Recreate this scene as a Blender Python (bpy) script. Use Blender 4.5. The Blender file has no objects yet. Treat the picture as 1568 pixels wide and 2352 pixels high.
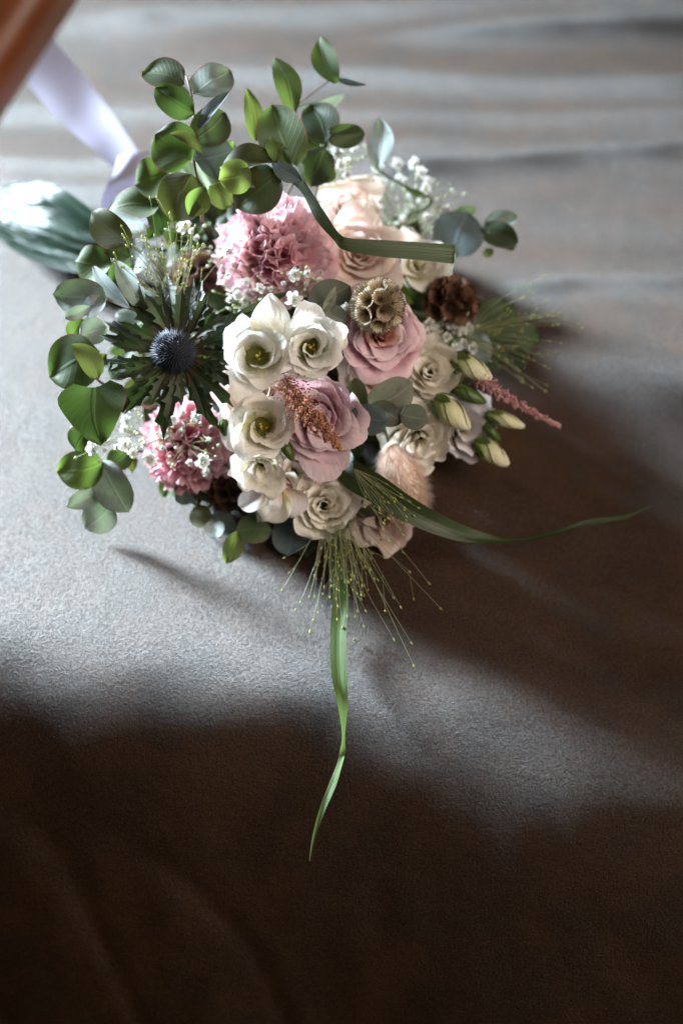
import bpy, math, random
from math import sin, cos, pi, radians, sqrt
from mathutils import Vector, Matrix, noise

SC = bpy.context.scene
COL = SC.collection
V3 = Vector

# ------------------------------------------------------------------ camera, world, lamps, exposure
PITCH = radians(55.0)
LENS = 47.0
CAM = V3((0.0, -0.545, 0.778))
FWD = V3((0, cos(PITCH), -sin(PITCH)))
UP = V3((0, sin(PITCH), cos(PITCH)))
RIGHT = V3((1, 0, 0))
FOCUS = 0.865

cd = bpy.data.cameras.new('camera')
cd.sensor_fit = 'VERTICAL'
cd.sensor_height = 36.0
cd.lens = LENS
cd.clip_start = 0.02
cd.clip_end = 100.0
cd.dof.use_dof = True
cd.dof.focus_distance = FOCUS
cd.dof.aperture_fstop = 2.2
cam = bpy.data.objects.new('camera', cd)
COL.objects.link(cam)
cam.location = CAM
cam.rotation_euler = (pi / 2 - PITCH, 0, 0)
SC.camera = cam

w = bpy.data.worlds.new('World')
SC.world = w
w.use_nodes = True
bg = w.node_tree.nodes['Background']
bg.inputs['Color'].default_value = (1.0, 0.72, 0.46, 1)
bg.inputs['Strength'].default_value = 0.045

LDIR = V3((-0.76, 0.55, 0.258)).normalized()          # towards the window
ld = bpy.data.lights.new('window_light', 'AREA')
ld.shape = 'RECTANGLE'
ld.size = 0.50
ld.size_y = 0.62
ld.energy = 90
ld.color = (0.75, 0.895, 1.0)
ld.spread = radians(56)
lo = bpy.data.objects.new('window_light', ld)
COL.objects.link(lo)
LT = V3((-0.29, 0.06, 0.05))
lo.location = LT + LDIR * 2.8
lo.rotation_euler = (-LDIR).to_track_quat('-Z', 'Y').to_euler()

# added warm fill lamp at the right for room bounce, lifts shaded flowers
fd = bpy.data.lights.new('room_fill', 'AREA')
fd.shape = 'SQUARE'
fd.size = 0.9
fd.energy = 2.7
fd.color = (1.0, 0.87, 0.74)
fd.spread = radians(58)
fo_ = bpy.data.objects.new('room_fill', fd)
COL.objects.link(fo_)
fo_.location = (0.72, -0.30, 0.95)
fo_.rotation_euler = (V3((-0.02, 0.12, 0.08)) - fo_.location).to_track_quat('-Z', 'Y').to_euler()

SC.view_settings.view_transform = 'Standard'
SC.view_settings.look = 'None'
SC.view_settings.exposure = 0.0
SC.view_settings.gamma = 1.0
SC.cycles.use_denoising = True
SC.cycles.max_bounces = 8
SC.cycles.transparent_max_bounces = 8
SC.cycles.sample_clamp_indirect = 6.0

# ------------------------------------------------------------------ placing
K = 24.0 / LENS / 1568.0


def P(px, py, D):
    """a point in the place from where it is seen in the photograph (1568 px wide) and its distance"""
    return CAM + (FWD + RIGHT * ((px - 784) * K) + UP * ((1176 - py) * K)) * D


def PG(px, py, z=0.0):
    d = FWD + RIGHT * ((px - 784) * K) + UP * ((1176 - py) * K)
    return CAM + d * ((z - CAM.z) / d.z)


def pxm(n, D):
    return n * K * D


BIND = P(560, 590, 1.03)

# ------------------------------------------------------------------ materials


class NT:
    def __init__(s, name):
        s.m = bpy.data.materials.new(name)
        s.m.use_nodes = True
        s.t = s.m.node_tree
        s.t.nodes.clear()
        s.out = s.n('ShaderNodeOutputMaterial')

    def n(s, typ, **kw):
        x = s.t.nodes.new(typ)
        for k, v in kw.items():
            setattr(x, k, v)
        return x

    def l(s, a, b):
        s.t.links.new(a, b)

    def val(s, x, sock):
        if isinstance(x, (int, float)):
            sock.default_value = x
        elif isinstance(x, (tuple, list)):
            sock.default_value = (*x, 1.0) if len(x) == 3 and sock.type == 'RGBA' else x
        else:
            s.l(x, sock)

    def math(s, op, a, b=0.0, c=None, clamp=False):
        x = s.n('ShaderNodeMath', operation=op, use_clamp=clamp)
        s.val(a, x.inputs[0])
        s.val(b, x.inputs[1])
        if c is not None:
            s.val(c, x.inputs[2])
        return x.outputs[0]

    def mix(s, f, a, b, mode='MIX'):
        x = s.n('ShaderNodeMix', data_type='RGBA', blend_type=mode)
        s.val(f, x.inputs[0])
        s.val(a, x.inputs[6])
        s.val(b, x.inputs[7])
        return x.outputs[2]

    def ramp(s, f, lo_, hi):
        x = s.n('ShaderNodeMapRange', interpolation_type='SMOOTHSTEP')
        s.val(f, x.inputs[0])
        x.inputs[1].default_value = lo_
        x.inputs[2].default_value = hi
        return x.outputs[0]

    def uv(s):
        u = s.n('ShaderNodeTexCoord')
        sp = s.n('ShaderNodeSeparateXYZ')
        s.l(u.outputs['UV'], sp.inputs[0])
        return u, sp.outputs[0], sp.outputs[1]

    def comb(s, a, b, c=0.0):
        x = s.n('ShaderNodeCombineXYZ')
        s.val(a, x.inputs[0]); s.val(b, x.inputs[1]); s.val(c, x.inputs[2])
        return x.outputs[0]

    def noise(s, vec, scale, detail=2.0, rough=0.5):
        x = s.n('ShaderNodeTexNoise')
        if vec is not None:
            s.l(vec, x.inputs['Vector'])
        x.inputs['Scale'].default_value = scale
        x.inputs['Detail'].default_value = detail
        x.inputs['Roughness'].default_value = rough
        return x.outputs[0]

    def bump(s, h, strength, dist):
        b = s.n('ShaderNodeBump')
        b.inputs['Strength'].default_value = strength
        b.inputs['Distance'].default_value = dist
        s.l(h, b.inputs['Height'])
        return b.outputs[0]

    def bsdf(s, col, rough, spec=0.5, normal=None, **kw):
        p = s.n('ShaderNodeBsdfPrincipled')
        s.val(col, p.inputs['Base Color'])
        s.val(rough, p.inputs['Roughness'])
        p.inputs['Specular IOR Level'].default_value = spec
        if normal is not None:
            s.l(normal, p.inputs['Normal'])
        for k, v in kw.items():
            s.val(v, p.inputs[k.replace('_', ' ')])
        return p.outputs[0]

    def trans(s, a, col, fac, normal=None):
        t = s.n('ShaderNodeBsdfTranslucent')
        s.val(col, t.inputs[0])
        if normal is not None:
            s.l(normal, t.inputs['Normal'])
        m = s.n('ShaderNodeMixShader')
        s.val(fac, m.inputs[0])
        s.l(a, m.inputs[1])
        s.l(t.outputs[0], m.inputs[2])
        return m.outputs[0]

    def done(s, sh):
        s.l(sh, s.out.inputs[0])
        return s.m


def rnd_obj(t):
    o = t.n('ShaderNodeObjectInfo')
    return o.outputs['Random']


def petal_mat(name, deep, mid, edge, trans=0.3, rough=0.5, sat=1.0, vein=0.5):
    t = NT(name)
    tc, u, v = t.uv()
    r = rnd_obj(t)
    c1 = t.mix(t.ramp(v, 0.1, 0.62), deep, mid)
    c2 = t.mix(t.ramp(v, 0.6, 1.0), c1, edge)
    nz = t.noise(tc.outputs['Object'], 70, 3)
    c3 = t.mix(t.math('MULTIPLY', t.ramp(nz, 0.45, 0.75), 0.45), c2, mid)
    # each petal a little lighter or darker than the next
    hv = t.n('ShaderNodeHueSaturation')
    t.l(c3, hv.inputs['Color'])
    t.l(t.math('MULTIPLY_ADD', r, 0.14, 0.93), hv.inputs['Value'])
    t.l(t.math('MULTIPLY_ADD', r, 0.3, 0.85), hv.inputs['Saturation'])
    col = hv.outputs[0]
    vn = t.noise(t.comb(t.math('MULTIPLY', u, 26.0), t.math('MULTIPLY', v, 2.0), r), 1.0, 3)
    crease = t.noise(t.comb(t.math('MULTIPLY', u, 5.0), t.math('MULTIPLY', v, 3.0), r), 1.0, 2)
    h = t.math('ADD', t.math('MULTIPLY', vn, 0.55), crease)
    col = t.mix(t.math('MULTIPLY', t.ramp(vn, 0.5, 0.75), 0.10), col, deep)
    nm = t.bump(h, vein, 0.0019)
    sh = t.bsdf(col, rough, 0.3, nm, Sheen_Weight=0.15, Subsurface_Weight=0.0)
    return t.done(t.trans(sh, col, trans, nm))


def leaf_mat(name, base, alt, rim, bloom, bloom_col, trans_col, trans=0.35, rough=0.42, spots=0.0, vein_col=None):
    t = NT(name)
    tc, u, v = t.uv()
    r = rnd_obj(t)
    a = t.math('ABSOLUTE', t.math('MULTIPLY_ADD', u, 2.0, -1.0))      # 0 midrib .. 1 rim
    nz = t.noise(tc.outputs['Object'], 55, 4)
    c = t.mix(t.ramp(nz, 0.35, 0.68), base, alt)
    nb = t.noise(tc.outputs['Object'], 38, 4, 0.6)
    bl = t.math('MULTIPLY', t.ramp(nb, 0.35, 0.7), bloom)
    c = t.mix(bl, c, bloom_col)
    # side veins and midrib
    sv = t.math('ADD', t.math('MULTIPLY', v, 9.0), t.math('MULTIPLY', a, -3.2))
    fr = t.math('ABSOLUTE', t.math('SUBTRACT', t.math('FRACT', sv), 0.5))
    ve = t.math('SUBTRACT', 1.0, t.ramp(fr, 0.0, 0.1))
    rib = t.math('SUBTRACT', 1.0, t.ramp(a, 0.02, 0.09))
    vv = t.math('MAXIMUM', t.math('MULTIPLY', ve, 0.28), t.math('MULTIPLY', rib, 0.75))
    c = t.mix(t.math('MULTIPLY', vv, 0.5), c, vein_col or tuple(min(1, x * 1.9 + 0.03) for x in base))
    sp = t.ramp(t.noise(tc.outputs['Object'], 210, 2), 0.64, 0.72)
    c = t.mix(t.math('MULTIPLY', sp, max(spots, 0.35)), c, (0.05, 0.04, 0.018))
    edge = t.math('MAXIMUM', t.ramp(a, 0.925, 0.975), t.ramp(v, 0.965, 0.99))
    c = t.mix(t.math('MULTIPLY', edge, 0.85), c, rim)
    hv = t.n('ShaderNodeHueSaturation')
    t.l(c, hv.inputs['Color'])
    t.l(t.math('MULTIPLY_ADD', r, 0.55, 0.5), hv.inputs['Value'])
    hv.inputs['Saturation'].default_value = 0.9
    t.l(t.math('MULTIPLY_ADD', r, -0.03, 0.515), hv.inputs['Hue'])
    h = t.math('ADD', t.math('MULTIPLY', vv, 0.6), t.math('MULTIPLY', nz, 0.6))
    nm = t.bump(h, 0.35, 0.0012)
    sh = t.bsdf(hv.outputs[0], t.math('MULTIPLY_ADD', bl, 0.15, rough + 0.14), 0.3, nm)
    return t.done(t.trans(sh, trans_col, trans, nm))


def plain(name, col, rough=0.5, spec=0.4, var=0.25, scale=120, trans=0.0, col2=None, bumpy=0.0):
    t = NT(name)
    tc = t.n('ShaderNodeTexCoord')
    nz = t.noise(tc.outputs['Object'], scale, 3)
    c = t.mix(t.ramp(nz, 0.3, 0.7), col, col2 or tuple(x * (1 - var) for x in col))
    nm = t.bump(nz, bumpy, 0.001) if bumpy else None
    sh = t.bsdf(c, rough, spec, nm)
    return t.done(t.trans(sh, col, trans) if trans else sh)


M = {}
# petals
M['white'] = petal_mat('white_petal', (0.50, 0.50, 0.22), (0.89, 0.87, 0.81), (0.92, 0.91, 0.88), 0.40, 0.5)
M['ivory'] = petal_mat('ivory_petal', (0.56, 0.51, 0.26), (0.89, 0.84, 0.76), (0.92, 0.89, 0.85), 0.40, 0.5)
M['cream'] = petal_mat('cream_petal', (0.84, 0.74, 0.54), (0.92, 0.87, 0.77), (0.94, 0.91, 0.85), 0.38, 0.55)
M['blush'] = petal_mat('blush_petal', (0.66, 0.43, 0.34), (0.85, 0.69, 0.62), (0.89, 0.77, 0.71), 0.36, 0.6)
M['mauve'] = petal_mat('mauve_petal', (0.48, 0.18, 0.25), (0.75, 0.48, 0.55), (0.87, 0.69, 0.74), 0.32, 0.6)
M['salmon'] = petal_mat('salmon_petal', (0.52, 0.16, 0.11), (0.72, 0.36, 0.30), (0.78, 0.48, 0.42), 0.25, 0.55)
M['pink'] = petal_mat('pink_petal', (0.82, 0.38, 0.45), (0.89, 0.53, 0.59), (0.93, 0.71, 0.77), 0.30, 0.55)
M['rosepink'] = petal_mat('deep_pink_petal', (0.68, 0.21, 0.29), (0.82, 0.37, 0.45), (0.89, 0.58, 0.64), 0.30, 0.55)
M['lilacwhite'] = petal_mat('lilac_white_petal', (0.6, 0.5, 0.4), (0.78, 0.74, 0.78), (0.82, 0.80, 0.86), 0.3, 0.5)
M['budcream'] = petal_mat('bud_petal', (0.26, 0.32, 0.10), (0.70, 0.68, 0.44), (0.86, 0.82, 0.66), 0.2, 0.5)
M['gyp'] = petal_mat('small_white_petal', (0.5, 0.55, 0.35), (0.84, 0.84, 0.80), (0.9, 0.9, 0.88), 0.3, 0.6)
# leaves
RIM = (0.22, 0.055, 0.025)
M['green'] = leaf_mat('leaf_green', (0.062, 0.108, 0.030), (0.045, 0.082, 0.024), RIM, 0.25, (0.14, 0.19, 0.13), (0.10, 0.19, 0.03), 0.28)
M['bright'] = leaf_mat('leaf_bright', (0.092, 0.152, 0.036), (0.07, 0.122, 0.03), RIM, 0.1, (0.18, 0.24, 0.12), (0.17, 0.28, 0.045), 0.38)
M['lime'] = leaf_mat('leaf_lime', (0.16, 0.22, 0.045), (0.13, 0.18, 0.04), RIM, 0.1, (0.2, 0.25, 0.12), (0.26, 0.36, 0.06), 0.40)
M['dark'] = leaf_mat('leaf_dark', (0.035, 0.060, 0.020), (0.026, 0.045, 0.018), RIM, 0.25, (0.09, 0.11, 0.09), (0.08, 0.13, 0.02), 0.2, 0.36)
M['glauc'] = leaf_mat('leaf_glaucous', (0.16, 0.22, 0.20), (0.11, 0.16, 0.14), RIM, 0.7, (0.30, 0.36, 0.37), (0.12, 0.20, 0.06), 0.18, 0.33)
M['pale'] = leaf_mat('leaf_pale_blue', (0.34, 0.42, 0.42), (0.24, 0.32, 0.31), (0.3, 0.15, 0.1), 0.7, (0.50, 0.58, 0.62), (0.2, 0.3, 0.15), 0.2, 0.5)
M['slate'] = leaf_mat('leaf_slate', (0.075, 0.11, 0.125), (0.06, 0.085, 0.095), (0.12, 0.12, 0.1), 0.6, (0.13, 0.17, 0.19), (0.08, 0.12, 0.06), 0.15, 0.5)
M['grey'] = leaf_mat('leaf_grey', (0.16, 0.17, 0.13), (0.11, 0.12, 0.085), (0.2, 0.12, 0.08), 0.6, (0.22, 0.225, 0.19), (0.12, 0.14, 0.06), 0.18, 0.55, 0.5)
M['olive'] = leaf_mat('leaf_olive', (0.065, 0.075, 0.025), (0.05, 0.055, 0.02), RIM, 0.3, (0.11, 0.115, 0.07), (0.14, 0.18, 0.03), 0.28, 0.42)
M['stem'] = plain('stem_green', (0.10, 0.14, 0.05), 0.5, 0.4, 0.4, 60)
M['stemred'] = plain('stem_reddish', (0.20, 0.14, 0.10), 0.5, 0.4, 0.4, 60)
M['stempale'] = plain('stem_pale', (0.32, 0.38, 0.16), 0.45, 0.4, 0.3, 60, 0.3)
M['sepal'] = plain('sepal_green', (0.09, 0.15, 0.03), 0.42, 0.4, 0.4, 90, 0.2)
M['stamen'] = plain('stamen_orange', (0.85, 0.36, 0.03), 0.6, 0.2, 0.3, 400)
M['pistil'] = plain('pistil_green', (0.40, 0.44, 0.08), 0.5, 0.3, 0.3, 300)
M['throat'] = plain('flower_throat', (0.17, 0.17, 0.035), 0.7, 0.2, 0.3, 200)
M['seed'] = plain('grass_seed', (0.46, 0.50, 0.14), 0.45, 0.4, 0.35, 300, 0.25)
M['strand'] = plain('grass_strand', (0.46, 0.49, 0.28), 0.4, 0.5, 0.3, 100, 0.3)
M['bunny'] = plain('bunny_tail_fluff', (0.86, 0.68, 0.58), 0.9, 0.1, 0.2, 200, 0.3)
M['bunnycore'] = plain('bunny_tail_core', (0.80, 0.60, 0.49), 0.95, 0.05, 0.25, 400, bumpy=0.6)
M['astilbe'] = plain('astilbe_orange', (0.60, 0.31, 0.13), 0.7, 0.2, 0.0, 60, 0.2, (0.48, 0.20, 0.15))
M['astilbe2'] = plain('astilbe_pink', (0.72, 0.42, 0.40), 0.7, 0.2, 0.0, 60, 0.2, (0.60, 0.29, 0.31))
M['podcore'] = plain('pod_core', (0.10, 0.06, 0.03), 0.8, 0.2, 0.4, 200)
M['star'] = plain('pod_star', (0.018, 0.012, 0.009), 0.5, 0.3, 0.2, 200)
M['spike'] = plain('thistle_spike', (0.011, 0.014, 0.030), 0.55, 0.3, 0.0, 260, 0.0, (0.03, 0.034, 0.05))
M['thistlecore'] = plain('thistle_core', (0.012, 0.014, 0.024), 0.7, 0.3, 0.3, 200)


def cup_mat(name, c_rim, c_mid, c_deep):
    t = NT(name)
    tc, u, v = t.uv()
    st = t.math('ABSOLUTE', t.math('SUBTRACT', t.math('FRACT', t.math('MULTIPLY', u, 22.0)), 0.5))
    st = t.ramp(st, 0.12, 0.3)
    c = t.mix(t.ramp(v, 0.15, 0.65), c_deep, c_mid)
    c = t.mix(t.ramp(v, 0.6, 0.95), c, c_rim)
    c = t.mix(t.math('MULTIPLY', st, 0.6), c, c_deep)
    sh = t.bsdf(c, 0.6, 0.3)
    return t.done(t.trans(sh, c, 0.35))


M['cup'] = cup_mat('papery_cup', (0.86, 0.79, 0.68), (0.60, 0.46, 0.28), (0.20, 0.13, 0.06))
M['cupdark'] = cup_mat('papery_cup_brown', (0.30, 0.15, 0.085), (0.19, 0.085, 0.045), (0.05, 0.025, 0.015))
M['cuppink'] = cup_mat('papery_cup_rosy', (0.52, 0.36, 0.28), (0.34, 0.20, 0.14), (0.10, 0.06, 0.04))


def bract_mat():
    t = NT('thistle_bract')
    tc, u, v = t.uv()
    a = t.math('ABSOLUTE', t.math('MULTIPLY_ADD', u, 2.0, -1.0))
    nz = t.noise(tc.outputs['Object'], 90, 4)
    c = t.mix(t.ramp(nz, 0.3, 0.7), (0.008, 0.016, 0.006), (0.018, 0.031, 0.010))
    c = t.mix(t.ramp(v, 0.5, 0.12), c, (0.065, 0.035, 0.022))
    rib = t.math('SUBTRACT', 1.0, t.ramp(a, 0.03, 0.16))
    sv = t.math('ADD', t.math('MULTIPLY', v, 8.0), t.math('MULTIPLY', a, -2.0))
    fr = t.math('ABSOLUTE', t.math('SUBTRACT', t.math('FRACT', sv), 0.5))
    ve = t.math('SUBTRACT', 1.0, t.ramp(fr, 0.0, 0.12))
    vv = t.math('MAXIMUM', t.math('MULTIPLY', rib, 0.8), t.math('MULTIPLY', ve, 0.4))
    c = t.mix(t.math('MULTIPLY', vv, 0.45), c, (0.12, 0.115, 0.055))
    nm = t.bump(vv, 0.4, 0.001)
    sh = t.bsdf(c, 0.5, 0.4, nm)
    return t.done(t.trans(sh, (0.06, 0.11, 0.025), 0.12))


M['bract'] = bract_mat()


def blade_mat(name, c1, c2, tc_, tr=0.35):
    t = NT(name)
    tc, u, v = t.uv()
    ln = t.noise(t.comb(t.math('MULTIPLY', u, 22.0), t.math('MULTIPLY', v, 1.5)), 1.0, 3)
    a = t.math('ABSOLUTE', t.math('MULTIPLY_ADD', u, 2.0, -1.0))
    c = t.mix(t.ramp(ln, 0.35, 0.65), c1, c2)
    c = t.mix(t.math('MULTIPLY', t.math('SUBTRACT', 1.0, t.ramp(a, 0.02, 0.1)), 0.35), c, tuple(min(1, x * 1.8) for x in c1))
    nm = t.bump(ln, 0.5, 0.0008)
    sh = t.bsdf(c, 0.4, 0.5, nm)
    return t.done(t.trans(sh, tc_, tr))


M['blade'] = blade_mat('grass_blade', (0.075, 0.135, 0.035), (0.105, 0.175, 0.05), (0.13, 0.22, 0.05), 0.28)
M['bladedark'] = blade_mat('grass_blade_dark', (0.024, 0.042, 0.010), (0.034, 0.056, 0.014), (0.05, 0.085, 0.014), 0.2)


def glossy_leaf_mat():
    t = NT('glossy_broad_leaf')
    tc, u, v = t.uv()
    ln = t.noise(t.comb(t.math('MULTIPLY', u, 16.0), t.math('MULTIPLY', v, 2.2)), 1.0, 3)
    c = t.mix(t.ramp(ln, 0.3, 0.7), (0.010, 0.030, 0.016), (0.024, 0.050, 0.036))
    nm = t.bump(ln, 0.9, 0.008)
    sh = t.bsdf(c, 0.27, 0.4, nm)
    return t.done(t.trans(sh, (0.08, 0.18, 0.06), 0.1))


M['glossleaf'] = glossy_leaf_mat()


def ribbon_mat():
    t = NT('lilac_satin')
    tc, u, v = t.uv()
    ln = t.noise(t.comb(t.math('MULTIPLY', u, 60.0), t.math('MULTIPLY', v, 260.0)), 1.0, 2)
    c = t.mix(ln, (0.35, 0.34, 0.455), (0.40, 0.39, 0.50))
    sh = t.bsdf(c, 0.5, 0.3, t.bump(ln, 0.1, 0.0004))
    return t.done(t.trans(sh, (0.27, 0.26, 0.42), 0.12))


M['ribbon'] = ribbon_mat()


def wood_mat():
    t = NT('orange_varnished_wood')
    tc = t.n('ShaderNodeTexCoord')
    mp = t.n('ShaderNodeMapping')
    mp.inputs['Scale'].default_value = (40, 3, 40)
    t.l(tc.outputs['Object'], mp.inputs[0])
    nz = t.noise(mp.outputs[0], 1.0, 5, 0.6)
    n2 = t.noise(tc.outputs['Object'], 9, 2)
    c = t.mix(t.ramp(nz, 0.3, 0.7), (0.22, 0.062, 0.018), (0.12, 0.032, 0.010))
    c = t.mix(t.ramp(n2, 0.4, 0.7), c, (0.19, 0.055, 0.02))
    sh = t.bsdf(c, 0.4, 0.5, t.bump(nz, 0.15, 0.001), Coat_Weight=0.3, Coat_Roughness=0.25)
    return t.done(sh)


M['wood'] = wood_mat()


def velvet_mat():
    t = NT('brown_velvet')
    tc = t.n('ShaderNodeTexCoord')
    ob = tc.outputs['Object']
    n1 = t.noise(ob, 1500, 6, 0.8)
    n2 = t.noise(ob, 540, 5, 0.72)
    n3 = t.noise(ob, 18, 5, 0.6)           # pile brushed one way or the other
    n5 = t.noise(ob, 55, 4, 0.6)
    c = t.mix(t.ramp(n3, 0.32, 0.68), (0.020, 0.0062, 0.0006), (0.042, 0.0140, 0.0016))
    c = t.mix(t.math('MULTIPLY', t.ramp(n5, 0.4, 0.7), 0.4), c, (0.022, 0.010, 0.003))
    h = t.math('ADD', t.math('MULTIPLY', n1, 0.5), t.math('ADD', n2, t.math('MULTIPLY', n5, 1.2)))
    nm = t.bump(h, 0.8, 0.0021)
    d = t.n('ShaderNodeBsdfDiffuse')
    t.val(c, d.inputs[0])
    t.l(nm, d.inputs['Normal'])
    s = t.n('ShaderNodeBsdfSheen')
    s.inputs['Roughness'].default_value = 0.5
    sc_ = t.mix(t.ramp(n2, 0.3, 0.7), (0.026, 0.018, 0.011), (0.052, 0.037, 0.024))
    t.l(sc_, s.inputs['Color'])
    t.l(nm, s.inputs['Normal'])
    # the pile leans one way, so its fibres shine towards one side
    geo = t.n('ShaderNodeNewGeometry')
    va = t.n('ShaderNodeVectorMath', operation='ADD')
    t.l(geo.outputs['Normal'], va.inputs[0])
    va.inputs[1].default_value = (-0.55, 0.06, 0.0)
    vn_ = t.n('ShaderNodeVectorMath', operation='NORMALIZE')
    t.l(va.outputs[0], vn_.inputs[0])
    bp = t.n('ShaderNodeBump')
    bp.inputs['Strength'].default_value = 0.8
    bp.inputs['Distance'].default_value = 0.0021
    t.l(h, bp.inputs['Height'])
    t.l(vn_.outputs[0], bp.inputs['Normal'])
    g = t.n('ShaderNodeBsdfGlossy')
    g.inputs['Roughness'].default_value = 0.5
    gc = t.mix(t.ramp(n2, 0.3, 0.7), (0.030, 0.030, 0.0296), (0.068, 0.068, 0.0672))
    t.l(gc, g.inputs['Color'])
    t.l(bp.outputs[0], g.inputs['Normal'])
    a1 = t.n('ShaderNodeAddShader')
    t.l(d.outputs[0], a1.inputs[0]); t.l(s.outputs[0], a1.inputs[1])
    a2 = t.n('ShaderNodeAddShader')
    t.l(a1.outputs[0], a2.inputs[0]); t.l(g.outputs[0], a2.inputs[1])
    return t.done(a2.outputs[0])


M['velvet'] = velvet_mat()

# ------------------------------------------------------------------ builders


def link(o, parent=None):
    COL.objects.link(o)
    if parent is not None:
        o.parent = parent
    return o


def tag(o, label=None, cat=None, group=None, kind=None):
    if label: o['label'] = label
    if cat: o['category'] = cat
    if group: o['group'] = group
    if kind: o['kind'] = kind
    return o


def mesh(name, verts, faces, mat, parent=None, uvs=None, smooth=True, kind=None):
    me = bpy.data.meshes.new(name)
    me.from_pydata(verts, [], faces)
    if uvs is not None:
        ul = me.uv_layers.new(name='UVMap')
        li = [0] * len(me.loops)
        me.loops.foreach_get('vertex_index', li)
        flat = []
        for i in li:
            flat.extend(uvs[i])
        ul.data.foreach_set('uv', flat)
    if smooth:
        me.polygons.foreach_set('use_smooth', [True] * len(me.polygons))
    me.materials.append(mat)
    me.update()
    o = bpy.data.objects.new(name, me)
    link(o, parent)
    if kind: o['kind'] = kind
    return o


def grid(name, nu, nv, fn, mat, parent=None, kind=None):
    vs, us, fs = [], [], []
    for j in range(nv + 1):
        for i in range(nu + 1):
            u, v = i / nu, j / nv
            vs.append(fn(u * 2 - 1, v))
            us.append((u, v))
    for j in range(nv):
        for i in range(nu):
            a = j * (nu + 1) + i
            fs.append((a, a + 1, a + nu + 2, a + nu + 1))
    return mesh(name, vs, fs, mat, parent, us, True, kind)


def root(name, loc, zdir=None, spin=0.0):
    o = bpy.data.objects.new(name, None)
    o.empty_display_size = 0.01
    COL.objects.link(o)
    if zdir is not None:
        q = V3(zdir).normalized().to_track_quat('Z', 'Y')
        m = Matrix.Translation(loc) @ q.to_matrix().to_4x4() @ Matrix.Rotation(spin, 4, 'Z')
    else:
        m = Matrix.Translation(loc)
    o.matrix_world = m
    o['_m'] = 0
    del o['_m']
    return o, m


def catmull(pts, n):
    """smooth points through pts (tuples of any length)"""
    out = []
    k = len(pts)
    for i in range(k - 1):
        p0 = pts[max(i - 1, 0)]; p1 = pts[i]; p2 = pts[i + 1]; p3 = pts[min(i + 2, k - 1)]
        for s in range(n):
            t = s / n
            out.append(tuple(0.5 * ((2 * b) + (-a + c) * t + (2 * a - 5 * b + 4 * c - d) * t * t + (-a + 3 * b - 3 * c + d) * t ** 3)
                             for a, b, c, d in zip(p0, p1, p2, p3)))
    out.append(tuple(pts[-1]))
    return out


def tube_geo(pts, radii, seg=6):
    vs, fs = [], []
    n = len(pts)
    prev = None
    for i, p in enumerate(pts):
        p = V3(p)
        d = (V3(pts[min(i + 1, n - 1)]) - V3(pts[max(i - 1, 0)]))
        d = d.normalized() if d.length > 1e-9 else V3((0, 0, 1))
        if prev is None:
            x = d.orthogonal().normalized()
        else:
            x = (prev - d * prev.dot(d))
            x = x.normalized() if x.length > 1e-6 else d.orthogonal().normalized()
        prev = x
        y = d.cross(x)
        r = radii[i] if isinstance(radii, (list, tuple)) else radii
        for s in range(seg):
            a = 2 * pi * s / seg
            vs.append(p + x * (r * cos(a)) + y * (r * sin(a)))
    for i in range(n - 1):
        for s in range(seg):
            a = i * seg + s; b = i * seg + (s + 1) % seg
            fs.append((a, b, b + seg, a + seg))
    fs.append(tuple(range(seg))[::-1])
    fs.append(tuple((n - 1) * seg + s for s in range(seg)))
    return vs, fs


def tube(name, pts, radii, mat, parent=None, seg=6, kind=None):
    vs, fs = tube_geo(pts, radii, seg)
    return mesh(name, vs, fs, mat, parent, None, True, kind)


class Bag:
    def __init__(s):
        s.v, s.f = [], []

    def add(s, vs, fs):
        o = len(s.v)
        s.v.extend(vs)
        s.f.extend(tuple(i + o for i in f) for f in fs)

    def blob(s, c, ax, r, l):
        """small pointed seed along ax"""
        d = V3(ax).normalized()
        x = d.orthogonal().normalized(); y = d.cross(x)
        c = V3(c)
        vs = [c - d * l]
        for k, (h, rr) in enumerate(((-0.35, 1.0), (0.3, 0.75))):
            for q in range(5):
                a = 2 * pi * q / 5
                vs.append(c + d * (l * h) + (x * cos(a) + y * sin(a)) * (r * rr))
        vs.append(c + d * l)
        fs = []
        for q in range(5):
            n = (q + 1) % 5
            fs += [(0, 1 + n, 1 + q), (1 + q, 1 + n, 6 + n, 6 + q), (6 + q, 6 + n, 11)]
        s.add(vs, fs)

    def out(s, name, mat, parent, kind=None):
        return mesh(name, s.v, s.f, mat, parent, None, True, kind)


def facing(tx, ty):
    return (-FWD + RIGHT * tx + UP * ty).normalized()


def stem_to_bind(parent, m, mat, r=0.0016, start=V3((0, 0, 0)), seed=0, back=False):
    rr = random.Random(seed)
    a = m @ start
    inv = m.inverted()
    zd = (m.to_3x3() @ V3((0, 0, 1))).normalized()
    b = BIND + V3((rr.uniform(-.012, .012), rr.uniform(-.012, .012), rr.uniform(-.010, .014)))
    L = (a - b).length
    p1 = a - zd * min(0.045, L * 0.35)
    if back:
        p1 = a - zd * .006 + FWD * .035
    p1.z = max(p1.z, 0.008)
    pts = catmull([tuple(a), tuple(p1), tuple(p1.lerp(b, 0.55)), tuple(b)], 5)
    return tube('stem', [inv @ V3(p) for p in pts], r, mat, parent, 6)


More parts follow.
